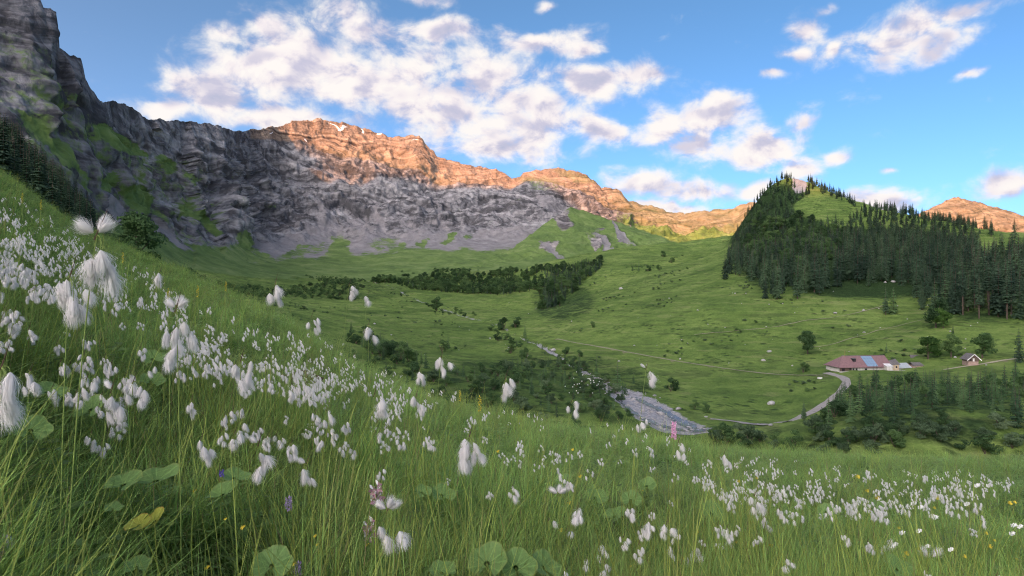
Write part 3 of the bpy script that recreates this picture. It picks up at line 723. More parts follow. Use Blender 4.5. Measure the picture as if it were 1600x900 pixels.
def join_copies(name, V0, F0, T, m):
    """many transformed copies of one small shape in one mesh (things nobody could count)"""
    n = len(V0); V = []; Fc = []
    for k, (loc, rot, sc) in enumerate(T):
        c, s = math.cos(rot), math.sin(rot)
        q = V0 * sc; V.append(np.c_[q[:, 0] * c - q[:, 1] * s, q[:, 0] * s + q[:, 1] * c, q[:, 2]] + np.array(loc)); Fc.append(F0 + n * k)
    return mesh_obj(name, np.concatenate(V), np.concatenate(Fc), m)
def build_stones():
    bm = bmesh.new(); bmesh.ops.create_icosphere(bm, subdivisions=1, radius=1.0)
    V0 = np.array([v.co for v in bm.verts]); F0 = np.array([[v.index for v in f.verts] for f in bm.faces]); bm.free()
    V0 *= (1 + 0.22 * nrs.randn(len(V0)))[:, None] * np.array([1, 0.8, 0.55])
    T = []
    for k in range(1150):
        i = nrs.randint(len(RIVER)) if k > 800 else nrs.randint(0, 40)
        w_ = RIVW[i]; p = RIVER[i] + nrs.normal(size=2) * w_ * 0.5
        s = np.exp(nrs.normal(-1.0, 0.5)) * (.75 if p[1] > 450 else 1.0)
        T.append(((p[0], p[1], 0), nrs.rand() * 6.3, s))
    P = np.array([t[0] for t in T]); z = land(P[:, 0], P[:, 1])
    T = [((P[k, 0], P[k, 1], z[k] + 0.1 * T[k][2]), T[k][1], T[k][2]) for k in range(len(T))]
    o = join_copies('river_stones', V0, F0, T, M_STONE)
    tag(o, 'grey cobbles and stones covering the river bed', None, kind='stuff')
build_stones()
BOULDERS = [(1193, 564, 8, 'pale boulder standing alone in the pasture left of the farm'), (1204, 665, 8, 'grey boulder beside the road where it nears the stream'),
 (1205, 632, 14, 'brown rock outcrop in the bank above the road'), (1103, 652, 6, 'pale boulder at the right edge of the river gravel'),
 (1202, 550, 8, 'brownish rock on the slope left of the round tree'), (1396, 441, 8, 'largest pale boulder in the row at the foot of the forest'), (1383, 442, 5, 'small pale boulder in the row at the foot of the forest'),
 (1408, 439, 5, 'low pale boulder ending the row below the forest'), (967, 565, 5, 'small white boulder on the grass right of the stream trees'), (795, 548, 7, 'grey boulder on the grass bank beside the upper stream'),
 (865, 548, 8, 'pale boulder among the stream bushes'), (1305, 490, 7, 'brown rock beside the slope path'), (1350, 520, 5, 'small stone on the slope above the farm roof')]
def build_boulders():
    P, ok = hits([(b[0], b[1]) for b in BOULDERS], H=land, ymin=60)
    mes = [stone_mesh('boulder', M_STONE, k) for k in range(4)]
    for k, (px, py, wpx, lab) in enumerate(BOULDERS):
        o = bpy.data.objects.new('boulder', mes[k % 4]); COL.objects.link(o)
        s = wpx * P[k, 1] / F * 0.5
        o.scale = (s, s, s * 0.9); o.rotation_euler = (0, 0, rnd.random() * 6); o.location = (P[k, 0], P[k, 1], P[k, 2] + s * 0.25)
        tag(o, lab, 'boulder', 'boulders lying on the pasture')
build_boulders()
def build_pasture_stones():
    bm = bmesh.new(); bmesh.ops.create_icosphere(bm, subdivisions=1, radius=1.0)
    V0 = np.array([v.co for v in bm.verts]); F0 = np.array([[v.index for v in f.verts] for f in bm.faces]); bm.free()
    g = np.random.RandomState(21); V0 = V0 * (1 + 0.2 * g.randn(len(V0)))[:, None] * np.array([1, 0.8, 0.6])
    pp_ = np.c_[np.r_[g.uniform(870, 1590, 70), g.uniform(560, 900, 25)], np.r_[g.uniform(440, 575, 70), g.uniform(470, 560, 25)]]
    P, ok = hits(pp_, H=land, ymin=120)
    s = np.exp(g.normal(-1.0, .5, len(P))) * np.clip(P[:, 1] / 330, .8, 2)
    o = join_copies('pasture_stones', V0, F0, [((p[0], p[1], p[2] + .15 * k), g.rand() * 6, k) for p, k in zip(P, s)], M_STONE)
    tag(o, 'small pale stones strewn over the pasture', None, kind='stuff')
build_pasture_stones()

# ------------------------------------------------------------------ farm buildings
def m_plain(name, col, rough=0.8, var=0.25, scale=1.2, spec=0.25):
    m, t, b = mat(name); p = t.add('ShaderNodeTexCoord').outputs['Object']
    n = t.noise(p, scale, 5, 0.65)
    t.put(b.inputs['Base Color'], t.ramp(n, [(0.3, tuple(c * (1 - var) for c in col)), (0.7, tuple(min(1, c * (1 + var)) for c in col))]))
    b.inputs['Roughness'].default_value = rough; b.inputs['Specular IOR Level'].default_value = spec; return m
M_WHITE = m_plain('white_plaster', (0.62, 0.60, 0.57)); M_WOOD = m_plain('weathered_boards', (0.14, 0.10, 0.085), scale=3); M_ROOF = m_plain('reddish_sheet_roof', (0.24, 0.145, 0.15), 0.6, 0.18)
M_DARK = m_plain('dark_opening', (0.03, 0.03, 0.035)); M_CREAM = m_plain('cream_plaster', (0.58, 0.46, 0.33)); M_PALE = m_plain('pale_sheet_roof', (0.42, 0.47, 0.50), 0.5, 0.15)
M_PINK = m_plain('pinkish_stone', (0.40, 0.29, 0.25)); M_VERGE = m_plain('white_painted_wood', (0.75, 0.75, 0.74)); M_GREYROOF = m_plain('grey_shingle', (0.16, 0.15, 0.15)); M_WALLST = m_plain('pale_concrete', (0.45, 0.44, 0.42))
def m_panel():
    m, t, b = mat('solar_glass'); b.inputs['Base Color'].default_value = (0.22, 0.34, 0.48, 1); b.inputs['Roughness'].default_value = 0.25; b.inputs['Specular IOR Level'].default_value = 0.6; return m
M_PANEL = m_panel()
def boxes(name, parent, m, *bs):
    V = []; Fc = []
    for (x0, x1, y0, y1, z0, z1) in bs:
        k = len(V); V += [(x0,y0,z0),(x1,y0,z0),(x1,y1,z0),(x0,y1,z0),(x0,y0,z1),(x1,y0,z1),(x1,y1,z1),(x0,y1,z1)]
        Fc += [tuple(k + i for i in f) for f in ((0,3,2,1),(4,5,6,7),(0,1,5,4),(1,2,6,5),(2,3,7,6),(3,0,4,7))]
    return mesh_obj(name, V, Fc, m, parent)
def slab(name, parent, m, quad, th):
    """a roof plane with thickness"""
    q = [Vector(v) for v in quad]; n = (q[1] - q[0]).cross(q[-1] - q[0]).normalized()
    k = len(q); V = [tuple(v) for v in q] + [tuple(v - n * th) for v in q]
    Fc = [tuple(range(k)), tuple(range(2 * k - 1, k - 1, -1))] + [(i, i + k, (i + 1) % k + k, (i + 1) % k) for i in range(k)]
    return mesh_obj(name, V, Fc, m, parent)
def at_px(px, Y): return (px - 800) / F * Y
def build_farm():
    Y = 304; x = at_px(1340, Y); z = float(land(np.array([x]), np.array([Y]))[0])
    z = (450 - 579.5) / F * Y
    t = tag(empty('alpine_barn', (x, Y, z), R(5)), 'long alpine barn with reddish hipped roof and a blue solar array', 'barn')
    L, Dp, e, rg = 12.2, 6.0, 2.3, 7.0
    wl = boxes('wall', t, M_WHITE, (-L + .3, L - .3, -Dp + .5, Dp - .5, -1.2, e - .05)); boxes('timber_wall', t, M_WOOD, (L - 9, L - .25, Dp - .6, Dp - .45, .2, e - .1))
    boxes('timber_wall', t, M_WOOD, (-L + .25, -L + 6, -Dp + .42, -Dp + .52, .5, e - .15))
    r0, r1 = -L + 4.6, L + .6
    slab('roof', t, M_ROOF, [(-L - .5, -Dp - .4, e), (L + .6, -Dp - .4, e), (r1, 0, rg), (r0, 0, rg - .2)], .18)
    slab('rear_roof', t, M_ROOF, [(L + .6, Dp + .4, e), (-L - .5, Dp + .4, e), (r0, 0, rg - .2), (r1, 0, rg)], .18)
    slab('hip_roof', t, M_ROOF, [(-L - .5, Dp + .4, e), (-L - .5, -Dp - .4, e), (r0, 0, rg - .2)], .18)
    mesh_obj('gable', [(L - .3, -Dp + .5, e - .05), (L - .3, Dp - .5, e - .05), (L - .3, 0, rg - .5), (L - .05, -Dp + .5, e - .05), (L - .05, Dp - .5, e - .05), (L - .05, 0, rg - .5)], [(0,1,2), (5,4,3), (0,2,5,3), (1,4,5,2), (0,3,4,1)], M_WOOD, t)
    boxes('verge_board', t, M_VERGE, (L + .6, L + .7, -Dp - .4, -Dp + .2, e - .25, e + .1))
    boxes('ridge_cap', t, M_GREYROOF, (r0, r1, -.18, .18, rg - .02, rg + .14))
    # solar array: on the front roof plane
    a = Vector((0, -Dp - .4, e)); bb = Vector((0, 0, rg)); sl = (bb - a); nn = Vector((0, -sl.z, sl.y)).normalized()
    pm = None
    for i in range(4):
        for j in range(4):
            x0 = 1.0 + i * 1.27; f0 = .08 + j * .215
            p0 = a + sl * f0 + nn * .10; p1 = a + sl * (f0 + .205) + nn * .10
            q = [(x0, p0.y, p0.z), (x0 + 1.2, p0.y, p0.z), (x0 + 1.2, p1.y, p1.z), (x0, p1.y, p1.z)]
            if pm is None: pm = slab('solar_panel', t, M_PANEL, [(0, 0, 0), (1.2, 0, 0), (1.2, p1.y - p0.y, p1.z - p0.z), (0, p1.y - p0.y, p1.z - p0.z)], .06); o = pm
            else: o = pm.copy(); COL.objects.link(o)
            o.parent = t; o.location = (x0, p0.y, p0.z)
    d = boxes('roof_dormer', t, M_DARK, (-4.2, -2.9, -3.3, -1.2, 4.2, 5.9)); boxes('dormer_roof', t, M_GREYROOF, (-4.4, -2.7, -3.6, -1.0, 5.9, 6.05))
    boxes('flue_pole', t, m_plain('rusty_pipe', (.35, .2, .1)), (-6.5, -6.4, -.6, -.5, 5.5, 9.3))
    for xx in (-7.4, -5.9, -4.4): boxes('window', t, M_DARK, (xx, xx + .8, -Dp + .38, -Dp + .46, .9, 1.9))
    boxes('door', t, M_DARK, (-.2, .9, -Dp + .38, -Dp + .48, 0, 1.8)); boxes('door', t, M_DARK, (-10.9, -9.6, -Dp + .38, -Dp + .48, 0, 1.9))
    boxes('porch', t, M_WHITE, (8.6, 11.2, -Dp - 2.2, -Dp + .5, -.9, 2.9)); slab('porch_roof', t, M_VERGE, [(8.3, -Dp - 2.5, 2.9), (11.5, -Dp - 2.5, 2.9), (11.5, -Dp + .45, 3.9), (8.3, -Dp + .45, 3.9)], .1)
    boxes('orange_tarp', t, m_plain('orange_tarp', (.6, .3, .2)), (2.1, 4.0, -Dp - 1.2, -Dp - .2, -.8, .6))
    # annex
    Y2 = 302; x2 = at_px(1394, Y2); z2 = (450 - 577) / F * Y2
    t = tag(empty('farm_annex', (x2, Y2, z2), R(5)), 'small cream annex with brown roof against the barn gable end', 'annex')
    boxes('wall', t, M_CREAM, (-1.9, 1.9, -2, 2, -1.2, 2.4))
    slab('roof', t, M_GREYROOF, [(-2.3, -2.4, 2.3), (2.3, -2.4, 2.5), (2.3, 1.2, 4.6), (-2.3, 1.2, 3.5)], .15)
    slab('roof', t, M_GREYROOF, [(2.3, 2.6, 3.4), (-2.3, 2.6, 2.6), (-2.3, 1.2, 3.5), (2.3, 1.2, 4.6)], .15)
    for xx in (-1.4, .3): boxes('window', t, M_DARK, (xx, xx + .7, -2.06, -1.98, .8, 1.7))
    Y3 = 303; x3 = at_px(1411, Y3); z3 = (450 - 577.5) / F * Y3
    t = tag(empty('open_shed', (x3, Y3, z3), R(4)), 'low shed with a pale metal roof between annex and stone hut', 'shed')
    boxes('wall', t, M_WALLST, (-2.9, 2.9, -1.3, 1.8, -1.0, .9)); slab('roof', t, M_PALE, [(-3.1, -1.8, .95), (3.1, -1.8, 1.0), (3.1, 2.1, 2.9), (-3.1, 2.1, 2.7)], .1)
    boxes('door', t, M_DARK, (1.3, 2.6, -1.36, -1.28, -.5, .8))
    Y4 = 303; x4 = at_px(1430, Y4); z4 = (450 - 577.5) / F * Y4
    t = tag(empty('stone_hut', (x4, Y4, z4), R(4)), 'pinkish stone hut with dark roof at the right end of the farm', 'hut')
    boxes('wall', t, M_PINK, (-2.2, 2.2, -2, 2, -1.0, 2.1)); boxes('plinth', t, M_WALLST, (-2.25, 2.25, -2.05, 2.05, -1.2, .4))
    slab('roof', t, M_GREYROOF, [(-2.6, -2.4, 2.1), (2.7, -2.4, 2.1), (2.4, .3, 3.3), (-2.0, .3, 3.3)], .14); slab('roof', t, M_GREYROOF, [(2.7, 2.4, 2.1), (-2.6, 2.4, 2.1), (-2.0, .3, 3.3), (2.4, .3, 3.3)], .14)
    Y5 = 318; x5 = at_px(1428, Y5); z5 = (450 - 563) / F * Y5
    t = tag(empty('log_store', (x5, Y5, z5), R(-8)), 'dark timber store behind the stone hut', 'hut')
    boxes('wall', t, M_WOOD, (-1.9, 1.9, -1.5, 1.5, -1.5, 1.5)); slab('roof', t, M_GREYROOF, [(-2.3, -1.9, 1.4), (2.3, -1.9, 1.4), (1.9, 0, 2.6), (-1.9, 0, 2.6)], .12); slab('roof', t, M_GREYROOF, [(2.3, 1.9, 1.4), (-2.3, 1.9, 1.4), (-1.9, 0, 2.6), (1.9, 0, 2.6)], .12)
    # terrace wall in front of the yard
    Yw = 296; x0 = at_px(1312, Yw); x1 = at_px(1439, Yw); zw = (450 - 581.5) / F * Yw
    t = boxes('terrace_wall', None, M_WALLST, (x0, x0 + 13, Yw - .2, Yw + .2, zw - 1.6, zw + .35), (x0 + 13, x1, Yw - .2, Yw + .2, zw - 1.4, zw + .75))
    tag(t, 'pale terrace wall along the front of the farmyard', 'wall')
    # hut on the right
    Y6 = 288; x6 = at_px(1516, Y6); z6 = (450 - 568.5) / F * Y6
    t = tag(empty('hay_hut', (x6, Y6, z6), R(-6)), 'small brown gabled hut with white roof edges beside the path', 'hut')
    boxes('plinth', t, M_PINK, (-2.0, 2.0, -2.4, 2.4, -1.6, 1.3)); boxes('wall', t, M_WOOD, (-2.1, 2.1, -2.5, 2.5, 1.3, 2.5))
    mesh_obj('gable', [(-2.1, -2.5, 2.5), (2.1, -2.5, 2.5), (0, -2.5, 4.3), (-2.1, -2.35, 2.5), (2.1, -2.35, 2.5), (0, -2.35, 4.3)], [(0,1,2), (5,4,3), (0,2,5,3), (1,4,5,2), (0,3,4,1)], M_WOOD, t)
    for s in (-1, 1):
        q = [(s * 2.9, -3.1, 2.0), (s * 2.9, 3.0, 2.0), (0, 3.0, 4.55), (0, -3.1, 4.55)]
        slab('roof', t, M_GREYROOF, q if s > 0 else q[::-1], .12)
        q = [(s * 2.95, -3.16, 1.95), (0, -3.16, 4.6), (0, -3.16, 4.15), (s * 2.95, -3.16, 1.5)]
        slab('verge_board', t, M_VERGE, q if s < 0 else q[::-1], .06)
    boxes('door', t, M_VERGE, (-.35, .35, -2.56, -2.46, 1.3, 2.6)); boxes('window', t, M_DARK, (-1.5, -.9, -2.56, -2.46, 1.6, 2.2))
    # trough
    Y7 = 290; x7 = at_px(1281, Y7); z7 = float(land(np.array([x7]), np.array([Y7]))[0])
    t = tag(empty('water_trough', (x7, Y7, z7), R(10)), 'small white trough on the grass left of the road bend', 'trough')
    boxes('basin', t, M_VERGE, (-.9, .9, -.4, -.3, 0, .8), (-.9, .9, .3, .4, 0, .8), (-.9, -.8, -.3, .3, 0, .8), (.8, .9, -.3, .3, 0, .8), (-.8, .8, -.3, .3, 0, .1)); boxes('water', t, M_WATER, (-.8, .8, -.3, .3, .1, .65))
build_farm()
# ------------------------------------------------------------------ trees
def m_leaf(name, c1, c2, c3, transl=0.25, objvar=0.6, scale=0.6, coord='Object'):
    m, t, b = mat(name); p = t.add('ShaderNodeTexCoord').outputs[coord]
    r_ = t.add('ShaderNodeObjectInfo').outputs['Random']
    n = t.noise(p, scale, 3, 0.6)
    f = t.math('ADD', n, t.math('MULTIPLY', t.math('SUBTRACT', r_, 0.5), objvar))
    c = t.ramp(f, [(0.25, c1), (0.5, c2), (0.78, c3)])
    t.put(b.inputs['Base Color'], c); b.inputs['Roughness'].default_value = 0.7; b.inputs['Specular IOR Level'].default_value = 0.2
    tr = t.add('ShaderNodeBsdfTranslucent', ins={'Color': c}); ms = t.add('ShaderNodeMixShader', ins={0: transl, 1: b.outputs[0], 2: tr.outputs[0]})
    t.put(m.node_tree.nodes['Material Output'].inputs['Surface'], ms.outputs[0]); return m
M_SPRUCE = m_leaf('spruce_needles', (0.030, 0.058, 0.038), (0.052, 0.096, 0.054), (0.085, 0.145, 0.070), 0.1)
M_YOUNG = m_leaf('young_needles', (0.036, 0.076, 0.036), (0.066, 0.130, 0.052), (0.11, 0.19, 0.075), 0.15)
M_ALDER = m_leaf('alder_leaves', (0.040, 0.085, 0.034), (0.072, 0.140, 0.048), (0.12, 0.205, 0.07), 0.25)
M_WILLOW = m_leaf('willow_leaves', (0.060, 0.105, 0.052), (0.10, 0.16, 0.082), (0.16, 0.23, 0.12), 0.25)
M_BRIGHT = m_leaf('maple_leaves', (0.045, 0.105, 0.025), (0.085, 0.175, 0.038), (0.14, 0.25, 0.06), 0.3)
M_BARK = m_plain('bark', (0.12, 0.095, 0.075), 0.9, 0.35, 4)
def cyl_between(V, Fc, p, q, r0, r1, n=6):
    p = np.array(p, float); q = np.array(q, float); d = q - p; d /= np.linalg.norm(d) + 1e-9
    a = np.cross(d, [0, 0, 1.0] if abs(d[2]) < 0.9 else [1.0, 0, 0]); a /= np.linalg.norm(a); b_ = np.cross(d, a); k = len(V)
    for i in range(n):
        t = 2 * math.pi * i / n; V.append(p + r0 * (a * math.cos(t) + b_ * math.sin(t)))
    for i in range(n):
        t = 2 * math.pi * i / n; V.append(q + r1 * (a * math.cos(t) + b_ * math.sin(t)))
    for i in range(n): j = (i + 1) % n; Fc.append((k + i, k + j, k + n + j)); Fc.append((k + i, k + n + j, k + n + i))
def spruce_meshes(seed, clear=0.06, slim=0.17, m=None, whorls=24):
    """unit height spruce: trunk with dead lower branches, crown of drooping fronds"""
    g = random.Random(seed); V = []; Fc = []
    cyl_between(V, Fc, (0, 0, -0.03), (0, 0, 0.5), 0.016, 0.010); cyl_between(V, Fc, (0, 0, 0.5), (0, 0, 0.97), 0.010, 0.002)
    z = 0.1
    while z < clear + 0.05:
        a = g.random() * 6.3; cyl_between(V, Fc, (0, 0, z), (math.cos(a) * .07, math.sin(a) * .07, z - .01), .003, .001, 3); z += 0.02
    tm = mesh_obj('trunk', V, Fc, M_BARK, link=False)
    V = []; Fc = []
    for w_ in range(whorls):
        f = w_ / (whorls - 1); z = clear + (0.985 - clear) * f ** 0.92
        Rr = slim * (1 - f) ** 0.8 * g.uniform(0.75, 1.12) + 0.008
        if f < 0.12: Rr *= 0.75 + 2 * f
        nb = max(4, int(9 - 4 * f)); a0 = g.random() * 6.3
        for k in range(nb):
            if g.random() < 0.08: continue
            a = a0 + 6.283 * k / nb + g.uniform(-.25, .25); L = Rr * g.uniform(0.7, 1.2)
            dx, dy = math.cos(a), math.sin(a); sx, sy = -dy, dx
            rise = g.uniform(-0.1, 0.12) * (1 + f); droop = g.uniform(0.28, 0.6) * (1 - 0.7 * f)
            prev = None
            for j in range(4):
                t = j / 3; r_ = L * (0.06 + 0.94 * t); zz = z + L * (rise * t - droop * t * t); wd = L * (0.10, 0.30, 0.24, 0.03)[j] * g.uniform(.8, 1.2)
                hang = wd * g.uniform(0.25, 0.6)
                c = len(V); V += [(dx * r_ + sx * wd, dy * r_ + sy * wd, zz - hang), (dx * r_, dy * r_, zz), (dx * r_ - sx * wd, dy * r_ - sy * wd, zz - hang)]
                if prev is not None: Fc += [(prev, prev + 1, c + 1), (prev, c + 1, c), (prev + 1, prev + 2, c + 2), (prev + 1, c + 2, c + 1)]
                prev = c
            for j in range(2):      # hanging twigs
                t = g.uniform(.3, .9); r_ = L * t; zz = z + L * (rise * t - droop * t * t); c = len(V); wd = L * .13; hl = L * g.uniform(.2, .4); s = g.choice((-1, 1)) * L * .12
                V += [(dx * (r_ - wd) + sx * s, dy * (r_ - wd) + sy * s, zz), (dx * (r_ + wd) + sx * s, dy * (r_ + wd) + sy * s, zz - .02 * L), (dx * r_ + sx * s * 1.5, dy * r_ + sy * s * 1.5, zz - hl)]
                Fc.append((c, c + 1, c + 2))
    cm = mesh_obj('crown', V, Fc, m or M_SPRUCE, link=False)
    return tm.data, cm.data
def leafy_meshes(seed, m, nleaf, lsize, trunk=0.25, wide=0.42, shrub=False):
    """unit height broadleaf: trunk with limbs, crown of leaf sprays in uneven clumps"""
    g = np.random.RandomState(seed); V = []; Fc = []
    nb = 13 if not shrub else 9; blobs = []
    for k in range(nb):
        a = g.rand() * 6.28; rr = wide * math.sqrt(g.rand()) * 0.8; z = trunk + (0.92 - trunk) * g.rand()
        rr *= 1.05 - 0.6 * max(0, (z - 0.55) / 0.45)
        blobs.append((np.array([math.cos(a) * rr, math.sin(a) * rr, z]), (0.10 + 0.09 * g.rand()) * (1.25 if shrub else 1)))
    if shrub:
        for k in range(5): a = g.rand() * 6.28; cyl_between(V, Fc, (0, 0, -.05), (math.cos(a) * .25, math.sin(a) * .25, .6), .02, .006, 4)
    else:
        cyl_between(V, Fc, (0, 0, -.05), (0.01, 0, trunk + .15), 0.035, 0.022); cyl_between(V, Fc, (0.01, 0, trunk + .15), (0, 0.02, .8), 0.022, 0.005)
        for c, r_ in blobs[:8]: cyl_between(V, Fc, (0.01, 0, trunk + .1 * g.rand()), tuple(c), 0.014, 0.004, 4)
    tm = mesh_obj('stem' if shrub else 'trunk', V, Fc, M_BARK, link=False)
    V = []; Fc = []
    per = nleaf // nb
    for c, r_ in blobs:
        for k in range(per):
            d = g.normal(size=3); d /= np.linalg.norm(d); p = c + d * r_ * (0.55 + 0.55 * g.rand()) * np.array([1.25, 1.25, 0.85])
            if p[2] < 0.03: p[2] = 0.03 + 0.1 * g.rand()
            nrm = d + g.normal(size=3) * 0.6; nrm[2] += 0.4; nrm /= np.linalg.norm(nrm)
            a = np.cross(nrm, g.normal(size=3)); a /= np.linalg.norm(a); b_ = np.cross(nrm, a); s = lsize * (0.6 + 0.8 * g.rand())
            i = len(V); V += [p - a * s, p + b_ * s * .55 - nrm * s * .1, p + a * s, p - b_ * s * .55 - nrm * s * .1]; Fc += [(i, i + 1, i + 2), (i, i + 2, i + 3)]
    cm = mesh_obj('crown', V, Fc, m, link=False)
    return tm.data, cm.data
KINDS = {
 'spruce': [spruce_meshes(k, 0.05 + 0.02 * k, 0.150 + 0.016 * (k % 3)) for k in range(5)],
 'tallstem': [spruce_meshes(20 + k, 0.34 + 0.06 * k, 0.12, whorls=19) for k in range(3)],
 'young': [spruce_meshes(40 + k, 0.02, 0.155 + 0.02 * k, M_YOUNG, 18) for k in range(4)],
 'broad': [leafy_meshes(60 + k, M_ALDER, 2600, 0.034) for k in range(3)],
 'bright': [leafy_meshes(70 + k, M_BRIGHT, 2400, 0.036) for k in range(2)],
 'alder': [leafy_meshes(80 + k, M_ALDER, 1300, 0.055, 0.12, 0.55, True) for k in range(3)],
 'willow': [leafy_meshes(90 + k, M_WILLOW, 1300, 0.055, 0.12, 0.6, True) for k in range(3)],
}
NAMES = {'spruce': ('spruce_tree', 'tree'), 'tallstem': ('spruce_tree', 'tree'), 'young': ('young_spruce', 'tree'), 'broad': ('broadleaf_tree', 'tree'), 'bright': ('broadleaf_tree', 'tree'), 'alder': ('alder_shrub', 'shrub'), 'willow': ('willow_shrub', 'shrub')}
def plant_tree(kind, p, h, label, group=None, var=None, wide=1.0):
    v = KINDS[kind]; tm, cm = v[rnd.randrange(len(v)) if var is None else var]
    nm, cat = NAMES[kind]
    o = empty(nm, tuple(p), rnd.random() * 6.28); s = h * rnd.uniform(.92, 1.08) * wide; o.scale = (s, s, h)
    for me, part in ((tm, 'stem' if kind in ('alder', 'willow') else 'trunk'), (cm, 'crown')):
        c = bpy.data.objects.new(part, me); COL.objects.link(c); c.parent = o
    return tag(o, label, cat, group)
def in_poly(px, py, poly):
    ins = np.zeros(px.shape, bool); n = len(poly); j = n - 1
    for i in range(n):
        xi, yi = poly[i]; xj, yj = poly[j]
        c = ((yi > py) != (yj > py)) & (px < (xj - xi) * (py - yi) / (yj - yi + 1e-12) + xi); ins ^= c; j = i
    return ins
def sprinkle(poly, ylim, step, holes=(), seed=1, jit=0.45, hide=0):
    """positions about step metres apart on the part of the land whose image falls into the outline"""
    g = np.random.RandomState(seed); y = np.arange(ylim[0], ylim[1], step)
    pxs = [q[0] for q in poly]; x0 = min((min(pxs) - 800) / F * Y for Y in ylim); x1 = max((max(pxs) - 800) / F * Y for Y in ylim)
    X, Yy = np.meshgrid(np.arange(x0, x1, step), y); X = X.ravel() + g.uniform(-jit, jit, X.size) * step; Yy = Yy.ravel() + g.uniform(-jit, jit, Yy.size) * step
    px = 800 + F * X / Yy; m = (px > min(pxs)) & (px < max(pxs)); X, Yy = X[m], Yy[m]
    Z = land(X, Yy); px = 800 + F * X / Yy; py = 450 - F * Z / Yy
    m = in_poly(px, py, poly)
    for h in holes: m &= ~in_poly(px, py, h)
    return np.c_[X, Yy, Z][m]

# scattering of uncountable small things: one object with geometry nodes
def scatter(name, P, rot, sc, idx, lib, label, aniso=None):
    o = mesh_obj(name, P, [])
    me = o.data
    a = me.attributes.new('rot', 'FLOAT_VECTOR', 'POINT'); a.data.foreach_set('vector', np.asarray(rot, np.float32).ravel())
    s3 = np.repeat(np.asarray(sc, np.float32)[:, None], 3, 1) if aniso is None else np.asarray(aniso, np.float32)
    a = me.attributes.new('size', 'FLOAT_VECTOR', 'POINT'); a.data.foreach_set('vector', s3.ravel().astype(np.float32))
    a = me.attributes.new('pick', 'INT', 'POINT'); a.data.foreach_set('value', np.asarray(idx, np.int32))
    lc = bpy.data.collections.new(name + '_source')
    for k, me_ in enumerate(lib):
        lo = bpy.data.objects.new('%s_kind_%02d' % (name, k), me_); lc.objects.link(lo)
    ng = bpy.data.node_groups.new(name, 'GeometryNodeTree')
    ng.interface.new_socket('Geometry', in_out='INPUT', socket_type='NodeSocketGeometry'); ng.interface.new_socket('Geometry', in_out='OUTPUT', socket_type='NodeSocketGeometry')
    N = ng.nodes; gi = N.new('NodeGroupInput'); go = N.new('NodeGroupOutput'); ip = N.new('GeometryNodeInstanceOnPoints'); ci = N.new('GeometryNodeCollectionInfo')
    ci.inputs['Collection'].default_value = lc; ci.inputs['Separate Children'].default_value = True; ci.inputs['Reset Children'].default_value = True
    def attr(nm, ty):
        n_ = N.new('GeometryNodeInputNamedAttribute'); n_.data_type = ty; n_.inputs['Name'].default_value = nm; return n_.outputs['Attribute']
    L_ = ng.links; L_.new(gi.outputs[0], ip.inputs['Points']); L_.new(ci.outputs[0], ip.inputs['Instance']); ip.inputs['Pick Instance'].default_value = True
    L_.new(attr('pick', 'INT'), ip.inputs['Instance Index'])
    er = N.new('FunctionNodeEulerToRotation'); L_.new(attr('rot', 'FLOAT_VECTOR'), er.inputs[0]); L_.new(er.outputs[0], ip.inputs['Rotation']); L_.new(attr('size', 'FLOAT_VECTOR'), ip.inputs['Scale'])
    L_.new(ip.outputs[0], go.inputs[0])
    md = o.modifiers.new('scatter', 'NODES'); md.node_group = ng
    return tag(o, label, None, kind='stuff')
def joined(name, pair):
    """trunk and crown of one tree kind as a single mesh, for the far wood"""
    V = []; Fc = []; mi = []; k = 0; mats = []
    for i, me in enumerate(pair):
        n = len(me.vertices); co = np.zeros(n * 3); me.vertices.foreach_get('co', co); V.append(co.reshape(-1, 3))
        Fc += [tuple(v + k for v in p.vertices) for p in me.polygons]; mi += [i] * len(me.polygons); mats.append(me.materials[0]); k += n
    o = mesh_obj(name, np.concatenate(V), Fc, mats, link=False); o.data.polygons.foreach_set('material_index', mi); return o.data

